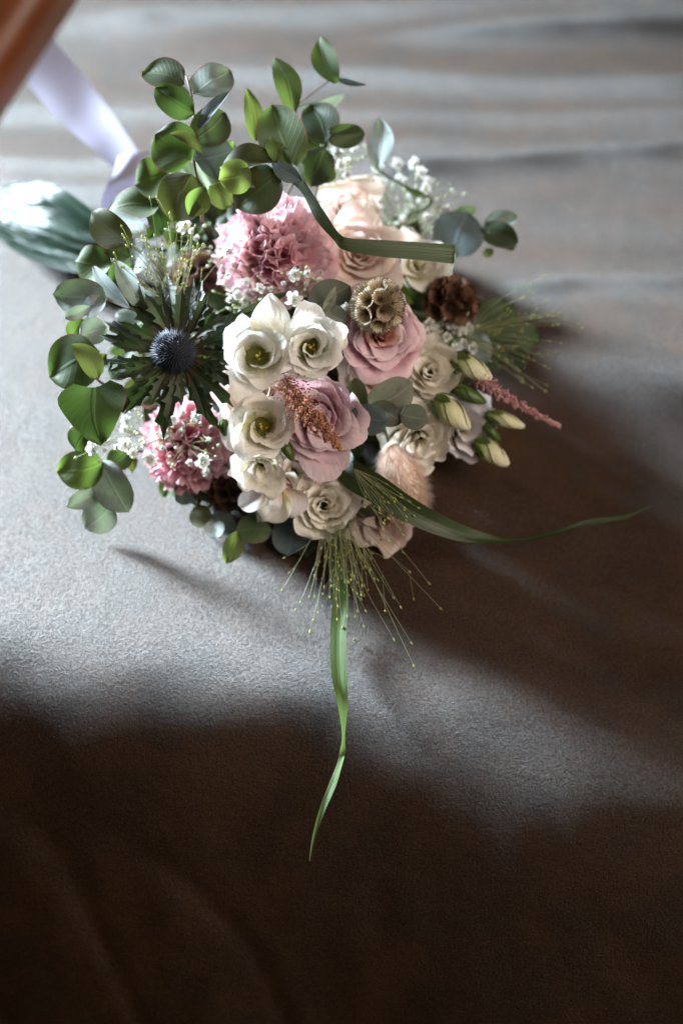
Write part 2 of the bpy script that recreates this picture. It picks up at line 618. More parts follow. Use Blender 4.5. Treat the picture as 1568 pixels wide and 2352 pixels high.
# ---- flowers made of wrapped petals
def wrapped(name, label, cat, px, py, D, tx, ty, Rpx, mat, seed, n=12, inner=0.30, H=1.0, A0=1.15, A1=0.8, lip=0.16,
            lip0=0.06, drop=0.25, tuck=0.10, wav=0.05, tip=0.06, power=1.0, spin=None, centre=None, group=None, sepals=4, inmat=None,
            stem=True, skew=0.0):
    rg = random.Random(seed)
    R = pxm(Rpx, D) * 1.12
    Ht = R * H
    skx, sky = rg.uniform(-skew, skew) * R, rg.uniform(-skew, skew) * R
    z = facing(tx, ty)
    ro, m = root(name, P(px, py, D) - z * Ht * 0.85, z, rg.uniform(0, 6) if spin is None else spin)
    tag(ro, label, cat, group)
    for k in range(n):
        t = k / (n - 1)
        phi = k * 2.39996 + rg.uniform(-.25, .25)
        rt = R * (inner + (0.94 - inner) * t ** power) * rg.uniform(.93, 1.05)
        ht = Ht * (1 - drop * t * t) * rg.uniform(.93, 1.06)
        A = A0 + (A1 - A0) * t + rg.uniform(-.08, .08)
        lp = R * (lip0 + (lip - lip0) * t) * rg.uniform(.6, 1.4)
        s1, s2, s3 = rg.uniform(0, 6), rg.uniform(0, 6), rg.uniform(0, 6)
        tk = tuck * (1 - .5 * t)
        tp = tip * rg.uniform(.2, 1.6)
        r0 = R * (0.10 + 0.10 * t)
        wv = wav * (0.4 + 0.9 * t)

        def fn(u, v):
            a = abs(u)
            top = 1 - 0.26 * a ** 2.6 + tp * (1 - a) ** 3
            s = v * top
            ww = 0.45 + 0.55 * sin(min(1, s * 1.2) * pi / 2)
            ang = phi + A * u * ww
            prof = sin(pi / 2 * min(s, 1.0)) ** 0.62
            r = r0 + (rt - r0) * prof
            r *= 1 + tk * u
            c = max(0.0, s - 0.60) / 0.40
            r += lp * c * c * (1 + .5 * sin(u * 2.3 + s3))
            zz = ht * s ** 1.12 - lp * 0.75 * c ** 3
            f = s ** 3
            r += R * wv * sin(u * 3.2 + s1) * f
            zz += R * wv * 0.9 * sin(u * 4.7 + s2) * f
            r += R * wv * .35 * sin(u * 11 + s2) * c * c
            nq = V3((u * 1.7 + k * 3.1, s * 2.2, seed * 1.3))
            r += R * (.06 * noise.noise(nq) * s + .028 * noise.noise(nq * 3.3) * s * s)
            zz += R * (.05 * noise.noise(nq * 1.4 + V3((9, 0, 0))) * s + .03 * noise.noise(nq * 4.1 + V3((3, 5, 0))) * s ** 3)
            return (r * cos(ang) + skx * (1 - t) * s, r * sin(ang) + sky * (1 - t) * s, zz)
        grid('petal', 16, 12, fn, inmat if (inmat and t < .35) else mat, ro)
    if centre:
        # green throat with pistil and orange stamens
        vs, fs = [], []
        nn = 14
        for j, (rr_, zz_) in enumerate(((0.02, .10), (.16, .11), (.26, .17), (.30, .28))):
            for q in range(nn):
                vs.append((R * rr_ * cos(2 * pi * q / nn), R * rr_ * sin(2 * pi * q / nn), Ht * zz_))
        for j in range(3):
            for q in range(nn):
                a_ = j * nn + q; b_ = j * nn + (q + 1) % nn
                fs.append((a_, b_, b_ + nn, a_ + nn))
        mesh('throat', vs, fs, M['throat'], ro)
        pts = [(0, 0, Ht * .2), (0, 0, Ht * .45), (R * .02, 0, Ht * .58)]
        tube('pistil', pts, [R * .04, R * .03, R * .05], M['pistil'], ro, 8)
        for q in range(rg.choice((2, 3, 3))):
            a_ = q * 1.5 + seed * 1.7
            e = V3((R * .11 * cos(a_) + skx * .5, R * .11 * sin(a_) + sky * .5, Ht * rg.uniform(.36, .5)))
            st = tube('stamen', [(R * .05 * cos(a_), R * .05 * sin(a_), Ht * .22), tuple(e)], R * .012, M['pistil'], ro, 5)
            b_ = Bag()
            b_.blob(e, (cos(a_ + 1), sin(a_ + 1), .6), R * .028, R * .062)
            b_.out('anther', M['stamen'], st)
    for q in range(sepals):
        a_ = 2 * pi * q / max(1, sepals) + rg.uniform(-.3, .3)
        L = R * rg.uniform(.75, 1.05)

        def sf(u, v):
            r = R * .16 + L * .62 * sin(v * 1.3)
            zz = L * (v * .35 - .1)
            wd = R * .16 * sin(pi * min(1, v * .92 + .08)) ** .8
            return (r * cos(a_) - u * wd * sin(a_), r * sin(a_) + u * wd * cos(a_), zz - .02 * R + .03 * R * abs(u))
        grid('sepal', 4, 6, sf, M['sepal'], ro)
    # receptacle and stem
    tube('receptacle', [(0, 0, -R * .22), (0, 0, -R * .05), (0, 0, R * .10)], [R * .07, R * .15, R * .17], M['sepal'], ro, 9)
    if stem:
        stem_to_bind(ro, m, M['stem'], 0.0017, V3((0, 0, -R * .2)), seed)
    return ro, m, R, Ht


def carnation(label, px, py, D, tx, ty, Rpx, mat, seed, n=84):
    rg = random.Random(seed)
    R = pxm(Rpx, D)
    z = facing(tx, ty)
    ro, m = root('carnation', P(px, py, D) - z * R * 0.75, z)
    tag(ro, label, 'carnation', 'pink carnations in the bouquet')
    for k in range(n):
        t = (k + .5) / n
        th = math.acos(1 - 1.12 * t)
        ph = k * 2.39996 + rg.uniform(-.3, .3)
        d = V3((sin(th) * cos(ph), sin(th) * sin(ph), cos(th)))
        tan = V3((-sin(ph), cos(ph), 0))
        nrm = d.cross(tan).normalized()
        roll = rg.uniform(-1.2, 1.2) * (1.1 - .8 * t)
        lat = tan * cos(roll) + nrm * sin(roll)
        nn = d.cross(lat).normalized()
        L = R * rg.uniform(.86, 1.06) * (1 if t < .8 else 1.05)
        W = R * rg.uniform(.24, .36) * (1 + .25 * t)
        s1, s2 = rg.uniform(0, 6), rg.uniform(0, 6)
        fq = rg.uniform(3.5, 6.0)
        bend = rg.uniform(-.12, .25)

        def fn(u, v):
            sv = .25 + .75 * v
            serr = .05 * math.asin(sin(u * 17 + s2)) / 1.57 + .04 * sin(u * 7 + s1)
            l = L * (sv * (1 - .16 * u * u) + serr * v ** 4)
            ruf = R * .10 * sin(u * fq + s1) * v ** 2 + R * .035 * sin(u * fq * 2.3 + s2) * v ** 3
            return tuple(d * l + lat * (u * W * (.22 + .78 * v ** .9)) + nn * (ruf + bend * R * v * v))
        grid('petal', 14, 6, fn, mat, ro)
    tube('calyx', [(0, 0, -R * .75), (0, 0, -R * .4), (0, 0, R * .1)], [R * .12, R * .2, R * .22], M['sepal'], ro, 10)
    stem_to_bind(ro, m, M['stem'], 0.0017, V3((0, 0, -R * .7)), seed)
    return ro


# ---- leaves
def leaf_geo(base, tip, width, nrm, shape='round', fold=0.15, bend=0.12, wave=0.03, seed=0):
    base, tip = V3(base), V3(tip)
    rg = random.Random(seed)
    y = tip - base
    L = y.length
    y = y / L
    x = y.cross(nrm)
    x = x.normalized() if x.length > 1e-6 else y.orthogonal().normalized()
    z = x.cross(y).normalized()
    s1, s2 = rg.uniform(0, 6), rg.uniform(0, 6)
    sk = rg.uniform(-.08, .08)

    def fn(u, v):
        if shape == 'round':
            q = v
            prof = (max(0.0, 1 - (2 * q - 0.92) ** 2 / (0.92 ** 2 if q < .46 else 1.08 ** 2))) ** 0.5
            if q > .72:
                prof *= 1 - .32 * ((q - .72) / .28) ** 2
        elif shape == 'heart':
            q = v
            prof = max(0.0, min(1.0, (q + .04) / .16)) ** .45 * (max(0.0, 1 - max(0, q - .22) / .78)) ** .62 * (1 + .1 * sin(q * pi))
        elif shape == 'lance':
            prof = sin(pi * min(1, v * .94 + .04) ** .85) ** .9
        else:
            prof = sin(pi * (v * .96 + .02)) ** .75
        hw = width * .5 * prof
        xx = u * hw + sk * L * sin(pi * v)
        zz = fold * abs(u) * hw + .6 * bend * L * (sin(pi * v * .9) - .3 * v)
        zz += wave * width * sin(u * 2.6 + v * 5 + s1) + wave * .6 * width * sin(v * 8 + s2) * u
        yy = L * v
        if shape == 'heart':
            yy -= L * .10 * (abs(u) ** 1.5) * max(0, 1 - v * 3.2)
        return tuple(base + x * xx + y * yy + z * zz)
    return fn


def leaf(parent, inv, b, t, wpx, mat, roll=0.0, shape='round', fold=0.18, bend=0.06, seed=0, name='leaf', nu=8, nv=12):
    B, T = P(*b), P(*t)
    if B.z < 0.004: B.z = 0.004
    if T.z < 0.003: T.z = 0.003
    if name == 'leaf':
        T = B + (T - B) * 1.05
        T.z = max(T.z, .003)
    w_ = pxm(wpx * 1.22, (b[2] + t[2]) / 2)
    y = (T - B).normalized()
    n = -FWD
    n = (n - y * n.dot(y)).normalized()
    n = Matrix.Rotation(radians(roll), 3, y) @ n
    fn = leaf_geo(inv @ B, inv @ T, w_, (inv.to_3x3() @ n), shape, fold, bend, 0.04, seed)
    return grid(name, nu, nv, fn, M[mat], parent)


SEED = [100]


def nseed():
    SEED[0] += 1
    return SEED[0]


def sprig(name, label, cat, stem, leaves, group=None, stemmat='stemred', r=0.0013, tobind=True):
    """stem: list of (px,py,D) from its foot to its tip. leaf rows: (base, tip, width px, material, roll, shape, fold, bend)"""
    pts = [P(*s) for s in stem]
    ro, m = root(name, pts[0])
    tag(ro, label, cat, group)
    inv = m.inverted()
    sp = [tuple(inv @ p) for p in pts]
    if tobind:
        b = inv @ (BIND + V3((random.Random(nseed()).uniform(-.01, .01), 0, random.Random(nseed()).uniform(-.008, .01))))
        mid = V3(sp[0]).lerp(b, .5) + V3((0, 0, -.006))
        sp = [tuple(b), tuple(mid)] + sp
    sm = catmull(sp, 6)
    n = len(sm)
    tube('stem', sm, [r * (1.25 - .75 * i / n) for i in range(n)], M[stemmat], ro, 6)
    for row in leaves:
        b, t, wpx, mat = row[:4]
        roll = row[4] if len(row) > 4 else 0
        shape = row[5] if len(row) > 5 else 'round'
        fold = row[6] if len(row) > 6 else 0.18
        bend = row[7] if len(row) > 7 else 0.06
        s = nseed()
        leaf(ro, inv, b, t, wpx, mat, roll, shape, fold, bend, s)
    return ro


def blade(name, label, cat, rows, mat, group=None, vfold=0.12, nu=6):
    """rows: (px,py,D,width px, roll deg)"""
    pts = [(*P(r[0], r[1], r[2]), pxm(r[3], r[2]), r[4]) for r in rows]
    sm = catmull(pts, 8)
    o0 = V3(sm[0][:3])
    n = len(sm)
    vs, us, fs = [], [], []
    for i, q in enumerate(sm):
        p = V3(q[:3])
        d = (V3(sm[min(i + 1, n - 1)][:3]) - V3(sm[max(i - 1, 0)][:3])).normalized()
        nr = -FWD
        nr = (nr - d * nr.dot(d)).normalized()
        nr = Matrix.Rotation(radians(q[4]), 3, d) @ nr
        x = d.cross(nr)
        for k in range(nu + 1):
            u = k / nu * 2 - 1
            w_ = max(q[3], 0.0003) * .5
            c = p + x * (u * w_) + nr * (abs(u) * w_ * vfold)
            c.z = max(c.z, cloth_z(c.x, c.y) + .0005)
            vs.append(c - o0)
            us.append((k / nu, i / (n - 1)))
    for i in range(n - 1):
        for k in range(nu):
            a = i * (nu + 1) + k
            fs.append((a, a + 1, a + nu + 2, a + nu + 1))
    o = mesh(name, vs, fs, M[mat], None, us)
    o.location = o0
    tag(o, label, cat, group)
    return o


# ------------------------------------------------------------------ the cloth
def smooth(t):
    t = max(0.0, min(1.0, t))
    return t * t * (3 - 2 * t)


def nz(x, y, z=0.0):
    return noise.noise(V3((x, y, z)))


def gy(px, py):
    return PG(px, py)


def line_of(p, q):
    a, b = PG(*p), PG(*q)
    s = (b.y - a.y) / (b.x - a.x)
    return a.y - s * a.x, s


# ridges of the rumpled velvet: (point, point, amplitude, width back, width front, x start, x end)
RIDGES = []
for p, q, amp, wb, wf, x0, x1 in (
        ((700, 672), (1568, 640), .0075, .050, .016, .05, .5),
        ((1000, 372), (1568, 335), .0075, .055, .018, -.05, .6),
        ((0, 372), (560, 345), .006, .045, .016, -.6, .02),
        ((150, 425), (560, 440), .005, .03, .014, -.6, -.1),
        ((300, 150), (1568, 200), .010, .06, .02, -.2, .8),
        ((760, 95), (1568, 60), .012, .06, .022, -.02, .9),
        ((0, 250), (1568, 262), .006, .05, .018, -.6, .8),
        ((500, 25), (1568, 10), .010, .06, .022, -.3, .9),
        ((950, 480), (1568, 500), .004, .05, .03, .1, .8),
        ((1180, 770), (1568, 850), .012, .06, .035, .12, .6),
        ((980, 1110), (1568, 1150), .003, .03, .02, .05, .4),
        ((860, 1560), (1480, 1610), .003, .03, .03, .0, .4)):
    c0, s0 = line_of(p, q)
    RIDGES.append((c0, s0, amp, wb, wf, x0, x1))
DR0, DRS = line_of((1150, 775), (1568, 862))
E0, ES = line_of((0, 1470), (1568, 1690))


def cloth_z(x, y):
    z = 0.0
    for i, (c0, s0, amp, wb, wf, x0, x1) in enumerate(RIDGES):
        d = y - (c0 + s0 * x + 0.012 * nz(x * 3.1, i * 7.3) + .004 * nz(x * 11, i * 3.1))
        if -0.12 < d < 0.25:
            e = smooth((x - x0) / .12) * (1 - smooth((x - x1) / .12))
            g = math.exp(-(d / ((wb if d > 0 else wf) * .9)) ** 2)
            z += 1.45 * amp * g * e * (0.8 + .5 * nz(x * 5, i * 2.7 + 3))
    dr = DR0 + DRS * x - y
    z -= .036 * smooth(dr / .065) * smooth((x - .07) / .15) * (1 - smooth((dr - .20) / .2))  # hollow added to the cloth so its right side falls into shade
    z += 0.0035 * nz(x * 4, y * 5, 1.7) + 0.0012 * nz(x * 14, y * 22, 4.0)
    # the seat rolls over towards the camera
    ed = E0 + ES * x + .009 * nz(x * 4.2, 9.1) + 0.015 * math.exp(-((x - .16) / .1) ** 2) * -1
    d = ed + .034 - y
    if d > 0:
        a = 0.075
        z -= (d * d / (2 * a) if d < a * 1.25 else a * 1.25 * 1.25 / 2 + (d - a * 1.25) * 1.25)
        k = smooth((d - .05) / .12)
        z += k * (0.004 * nz(x * 6, y * 8, 2.2) + 0.008 * nz(x * 14 + y * 6, y * 11, 5.5) + .003 * nz(x * 40, y * 32, 1.5) - .008 * (1 - min(1, 5 * abs(nz(x * 9 + y * 5, y * 7, 8.5)))) ** 2 * .6)
    return z


X0, X1, Y0, Y1 = -0.95, 0.95, -0.62, 1.40
NX, NY = 350, 480
vs, fs, us = [], [], []
for j in range(NY + 1):
    for i in range(NX + 1):
        x = X0 + (X1 - X0) * i / NX
        y = Y0 + (Y1 - Y0) * j / NY
        vs.append((x, y, cloth_z(x, y) - .004))
        us.append((i / NX, j / NY))
for j in range(NY):
    for i in range(NX):
        a = j * (NX + 1) + i
        fs.append((a, a + 1, a + NX + 2, a + NX + 1))
cloth = mesh('velvet_cloth', vs, fs, M['velvet'], None, us)
tag(cloth, 'rumpled brown velvet cloth under the bouquet, silvery where the window lights it', 'cloth', kind='structure')

# ------------------------------------------------------------------ wooden rail, top corner
a, b = P(315, -330, .74), P(-265, 560, .74)
ax = (b - a).normalized()
side = ax.cross(-FWD).normalized()
offs = -FWD
prof = []
hw, hh, rad = .030, .022, .012
for cxs, cys, a0 in ((1, 1, 0), (-1, 1, 90), (-1, -1, 180), (1, -1, 270)):
    for q in range(5):
        an = radians(a0 + q * 22.5)
        prof.append((cxs * (hw - rad) + rad * cos(an), cys * (hh - rad) + rad * sin(an)))
# middle line is set back so that its inner edge runs where the photograph shows it
e0, e1 = P(178, 0, .64), P(0, 275, .64)
inner = (e1 - e0).normalized()
out = inner.cross(-FWD).normalized()
if out.dot(RIGHT) > 0: out = -out
ctr0 = e0 + out * hw - inner * .25
ctr1 = e1 + out * hw + inner * .25
nseg = 24
vs, fs = [], []
for i in range(nseg + 1):
    c = ctr0.lerp(ctr1, i / nseg)
    bow = .004 * sin(pi * i / nseg)
    for (pu, pv) in prof:
        vs.append(c + out * (pu + bow) + (-FWD) * pv - ctr1)
npf = len(prof)
for i in range(nseg):
    for q in range(npf):
        fs.append((i * npf + q, i * npf + (q + 1) % npf, (i + 1) * npf + (q + 1) % npf, (i + 1) * npf + q))
fs.append(tuple(range(npf)))
fs.append(tuple(nseg * npf + q for q in range(npf))[::-1])
rail = mesh('wooden_bar', vs, fs, M['wood'], None)
rail.location = ctr1
tag(rail, 'orange brown varnished wooden bar crossing the top corner, over the lilac ribbon', 'wooden bar')

# ------------------------------------------------------------------ handle, ribbon, big glossy leaf
hend = P(400, 340, 1.14)
hroot, hm = root('bouquet_handle', BIND)
tag(hroot, 'bundle of cut flower stems bound behind the bouquet', 'stems')
hinv = hm.inverted()
rg = random.Random(5)
for k in range(16):
    a_ = k * 2.4
    rr = .013 * sqrt((k + .5) / 16)
    o1 = V3((rr * cos(a_), 0, rr * sin(a_)))
    e = hend + o1 * 1.6 + (hend - BIND).normalized() * rg.uniform(-.02, .012)
    p0 = BIND + o1
    mid = p0.lerp(e, .5) + V3((0, 0, -.003))
    tube('stem', [tuple(hinv @ p) for p in (p0, mid, e)], .0027, M['stem'], hroot, 7)

rib_root, rm = root('ribbon', P(290, 400, 1.08))
tag(rib_root, 'pale lilac satin ribbon trailing from the bouquet up to the wooden bar', 'ribbon')


def ribbon_part(name, rows):
    L = catmull([(*P(a[0], a[1], a[2]), *P(b[0], b[1], b[2])) for a, b in rows], 8)
    inv = rm.inverted()
    n = len(L) - 1

    def fn(u, v):
        q = L[min(n, round(v * n))]
        A, B = V3(q[:3]), V3(q[3:])
        s = (u + 1) / 2
        mid = A.lerp(B, s)
        return tuple(inv @ (mid + (-FWD) * (.004 * sin(pi * s) * sin(v * 5 + 1))))
    return grid(name, 8, n, fn, M['ribbon'], rib_root)


ribbon_part('ribbon_tail', [((-20, 60, 1.135), (85, 20, 1.18)), ((66, 195, 1.115), (118, 82, 1.16)), ((150, 288, 1.09), (205, 190, 1.135)),
                            ((215, 345, 1.07), (268, 275, 1.105)), ((262, 388, 1.06), (318, 350, 1.08))])
ribbon_part('ribbon_fold', [((272, 360, 1.065), (322, 352, 1.06)), ((262, 395, 1.05), (312, 392, 1.055)), ((240, 440, 1.04), (290, 440, 1.05)),
                            ((232, 478, 1.04), (275, 492, 1.05)), ((250, 520, 1.06), (290, 530, 1.06))])
ribbon_part('ribbon_fold', [((300, 362, 1.09), (345, 345, 1.10)), ((285, 430, 1.09), (350, 400, 1.10)), ((290, 490, 1.09), (350, 470, 1.10)),
                            ((380, 520, 1.08), (420, 490, 1.08))])

gl = [((330, 610, 1.03), (300, 520, 1.03)), ((200, 632, 1.05), (215, 480, 1.04)), ((110, 612, 1.07), (130, 425, 1.06)),
      ((30, 575, 1.085), (50, 418, 1.09)), ((-25, 520, 1.10), (-10, 440, 1.11)), ((-42, 480, 1.11), (-42, 470, 1.11))]
gr, gm = root('broad_leaf', P(330, 560, 1.03))
tag(gr, 'broad glossy blue-green leaf reflecting the window, sticking out beside the ribbon', 'leaf')
GL = catmull([(*P(*a), *P(*b)) for a, b in gl], 8)
ginv = gm.inverted()


def gfn(u, v):
    n = len(GL) - 1
    q = GL[min(n, round(v * n))]
    A, B = V3(q[:3]), V3(q[3:])
    s = (u + 1) / 2
    p = A.lerp(B, s)
    hgt = (A - B).length
    p = p + V3((-.2, -.3, 1)).normalized() * (hgt * (.11 * sin(pi * s) + .022 * sin(s * 17 + v * 3) + .014 * sin(s * 41 + v * 5) - .07 * math.exp(-((s - .62) / .06) ** 2)))
    p.z = max(p.z, .003)
    return tuple(ginv @ p)


grid('leaf_blade', 32, len(GL) - 1, gfn, M['glossleaf'], gr)
tube('leaf_stalk', [tuple(ginv @ P(325, 565, 1.035)), tuple(ginv @ P(430, 585, 1.05)), tuple(ginv @ BIND)], .002, M['stem'], gr, 6)

# ------------------------------------------------------------------ flowers
LIS = 'white and cream lisianthus blooms'
ROS = 'roses in the bouquet'
FB = dict(group=LIS)


def lis(label, px, py, D, tx, ty, R, mat, seed, **kw):
    a = dict(n=12, inner=.44, H=1.05, A0=1.45, A1=.95, lip=.20, lip0=.06, drop=.40, tuck=.24, wav=.075, tip=.14, power=.85, centre=True, skew=.16)
    a.update(kw)
    return wrapped('lisianthus', label, 'flower', px, py, D, tx, ty, R, M[mat], seed, group=LIS, **a)


def rose(label, px, py, D, tx, ty, R, mat, seed, **kw):
    a = dict(n=32, inner=.02, H=.95, A0=1.7, A1=.80, lip=.26, lip0=.07, drop=.20, tuck=.20, wav=.045, tip=.05, power=1.15, sepals=5, skew=.14)
    a.update(kw)
    return wrapped('rose', label, 'rose', px, py, D, tx, ty, R, M[mat], seed, group=ROS, **a)


fl = lis('white lisianthus with one pointed petal standing up, beside the thistle', 588, 812, .858, .02, .05, 74, 'white', 11)
inv = fl[1].inverted()
leaf(fl[0], inv, (618, 792, .872), (622, 674, .868), 78, 'white', 14, 'lance', .30, .10, 4, 'petal')
leaf(fl[0], inv, (575, 800, .874), (532, 742, .870), 70, 'white', -20, 'round', .25, .12, 5, 'petal')
lis('white lisianthus with a single orange stamen, below the grey leaf', 715, 795, .862, .08, -.06, 68, 'white', 12, n=15, inner=.27)
lis('blush white lisianthus opened wide with yellow stamens, tucked under another', 565, 902, .888, -.18, .12, 78, 'blush', 13, n=9, inner=.42, drop=.55)
fl = lis('ivory lisianthus with ruffled white petals, left of the mauve rose', 600, 978, .862, .05, -.02, 68, 'ivory', 14, n=14)
leaf(fl[0], fl[1].inverted(), (585, 985, .868), (536, 1030, .864), 62, 'white', -18, 'round', .3, .1, 6, 'petal')
leaf(fl[0], fl[1].inverted(), (580, 970, .866), (540, 940, .862), 48, 'white', -12, 'round', .3, .12, 7, 'petal')
wrapped('lisianthus', 'half-open cream lisianthus drooping below the ivory one', 'flower', 598, 1082, .878, -.02, -.35, 60, M['ivory'], 15, n=11, inner=.12,
        H=1.15, A0=1.5, A1=.9, lip=.16, drop=.25, wav=.08, tip=.15, group=LIS)
fl = wrapped('lisianthus', 'white lisianthus seen from its side, petals spread over the dark leaf', 'flower', 640, 1135, .905, -.05, -.55, 74, M['ivory'], 16,
             n=9, inner=.35, H=.75, A0=1.1, A1=.8, lip=.22, drop=.45, wav=.09, tip=.2, group=LIS)
leaf(fl[0], fl[1].inverted(), (610, 1130, .90), (548, 1162, .905), 45, 'lilacwhite', 10, 'round', .3, .1, 8, 'petal')
leaf(fl[0], fl[1].inverted(), (650, 1125, .90), (607, 1196, .905), 70, 'ivory', 10, 'round', .2, .08, 9, 'petal')
leaf(fl[0], fl[1].inverted(), (660, 1120, .90), (668, 1190, .905), 74, 'lilacwhite', 0, 'round', .2, .08, 19, 'petal')
rose('round cream rose-like bloom above the trailing grass', 745, 1166, .903, .06, -.10, 74, 'cream', 17, n=18, inner=.08, A0=1.5, drop=.38, wav=.06, lip=.2)
wrapped('lisianthus', 'pale peach frilled bloom half hidden under the long grass blade', 'flower', 886, 1198, .922, .14, -.2, 72, M['blush'], 18, n=14, inner=.12,
        H=.9, A0=1.3, A1=.75, lip=.22, drop=.3, wav=.12, tip=.1, group=LIS)
rose('plump cream bloom beside the pale green buds', 991, 848, .916, .06, .02, 72, 'cream', 19, n=17, inner=.07, H=1.05, A0=1.6, A1=.95, lip=.12, drop=.28, wav=.06)
rose('cream frilled bloom under the slate blue leaf', 968, 1010, .918, .02, -.22, 80, 'cream', 20, n=16, inner=.12, A0=1.4, wav=.11, lip=.24, drop=.42)
leaf_host = wrapped('lisianthus', 'lilac white bloom at the shaded edge of the bouquet, behind the buds', 'flower', 1075, 985, .938, .30, -.15, 72, M['lilacwhite'],
                    21, n=10, inner=.3, H=.7, A0=1.1, A1=.8, lip=.2, drop=.5, wav=.08, tip=.12, group=LIS)
wrapped('lisianthus', 'off-white bloom crossed by the folded dark green blade', 'flower', 965, 600, .955, .25, .12, 66, M['ivory'], 22, n=12, inner=.16,
        H=.95, A0=1.3, A1=.8, lip=.16, drop=.35, wav=.07, tip=.2, group=LIS)

rose('large mauve pink rose under the orange plume', 722, 962, .885, -.14, -.12, 94, 'mauve', 31, n=36, lip=.22, drop=.18, tip=.02, A1=.7)
rose('dusky pink rose under the pale bristly seed pod', 868, 765, .900, .02, -.10, 88, 'mauve', 32, n=26, inmat=M['salmon'])
rose('blush rose behind the folded dark green blade', 826, 572, .935, .08, .10, 82, 'blush', 33, n=24, H=1.1)
rose('tan blush rose deep at the back, beside the pink carnation', 800, 468, .975, .10, .35, 70, 'blush', 34, n=20)
rose('beige rose with dark open heart above the grey leaf', 862, 862, .915, .05, -.05, 66, 'blush', 35, n=16, inner=.20, drop=.45)
rose('beige rose hidden between the lower carnation and the ivory blooms', 520, 1030, .930, -.1, -.1, 56, 'blush', 36, n=14, inner=.2)
rose('blush rose low under the mauve one, only its outer petals showing', 690, 1085, .905, .05, -.35, 74, 'blush', 37, n=16, inner=.2)

carnation('large frilled pink carnation at the top of the bouquet', 632, 550, .905, .02, .18, 136, M['pink'], 41, 125)
carnation('deep pink carnation below the thistle', 412, 1030, .918, -.20, -.10, 112, M['rosepink'], 42, 80)

# ---- thistle
TD = .868
zt = facing(-.06, .04)
tR = pxm(54, TD)
th, tm = root('sea_holly_thistle', P(397, 803, TD) - zt * tR * .5, zt)
tag(th, 'dark blue thistle head ringed by spiny green bracts', 'thistle')
vs, fs = [], []
NR, NS = 9, 20
for j in range(NR + 1):
    a_ = pi * j / NR
    for q in range(NS):
        vs.append((tR * .80 * sin(a_) * cos(2 * pi * q / NS), tR * .80 * sin(a_) * sin(2 * pi * q / NS), tR * .9 * cos(a_)))
for j in range(NR):
    for q in range(NS):
        a_ = j * NS + q; b_ = j * NS + (q + 1) % NS
        fs.append((a_, a_ + NS, b_ + NS, b_))
mesh('head', vs, fs, M['thistlecore'], th)
bagp = Bag()
rg = random.Random(8)
for k in range(420):
    t = (k + .5) / 420
    cz = 1 - 1.35 * t
    sr = sqrt(max(0, 1 - cz * cz))
    ph = k * 2.39996
    d = V3((sr * cos(ph), sr * sin(ph), cz * 1.05))
    dd = (d + V3((rg.uniform(-.12, .12), rg.uniform(-.12, .12), rg.uniform(-.1, .1)))).normalized()
    p = V3((d.x * tR * .76, d.y * tR * .76, d.z * tR * .84))
    L = tR * rg.uniform(.24, .38)
    x = dd.orthogonal().normalized(); y = dd.cross(x)
    r = tR * .04
    bagp.add([p + x * r, p + (x * -.5 + y * .87) * r, p + (x * -.5 - y * .87) * r, p + dd * L], [(0, 1, 3), (1, 2, 3), (2, 0, 3)])
bagp.out('spikes', M['spike'], th, 'stuff')
for k in range(33):
    ring = k % 3
    ph = 2 * pi * k / 33 + rg.uniform(-.08, .08)
    L = pxm((166, 142, 110)[ring] * rg.uniform(.88, 1.12), TD)
    W = pxm((10.5, 9.2, 8)[ring] * rg.uniform(.85, 1.2), TD)
    lift = (.12, .32, .55)[ring] + rg.uniform(-.12, .12)
    r0 = tR * .62
    side_ = rg.uniform(-.18, .18)
    s1 = rg.uniform(0, 1)
    nt = rg.choice((4, 5, 5))
    fold = rg.uniform(.2, .5)
    twist = rg.uniform(-.5, .5)

    def bf(u, v):
        body = .30 + .85 * sin(pi * min(1, (v * .93 + .02)) ** 1.35) ** .9 if v < .98 else .03
        if v > .72:
            body *= max(0.02, (1 - v) / .28) ** .75
        fr = (v * nt + s1) % 1.0
        tooth = 1 + (1.25 * fr ** 3 if .25 < v < .9 else 0)
        hw_ = W * body * (1 + (tooth - 1) * abs(u) ** 2)
        r = r0 + L * v
        z_ = -tR * .35 + L * (lift * v * 1.1 - .25 * v * v * (1 + lift)) + fold * abs(u) * hw_ + twist * u * hw_
        off = side_ * L * v * v + u * hw_
        return (r * cos(ph) - off * sin(ph), r * sin(ph) + off * cos(ph), z_)
    grid('bract', 6, 30, bf, M['bract'], th)
stem_to_bind(th, tm, M['stem'], .0024, V3((0, 0, -tR * .6)), 77)


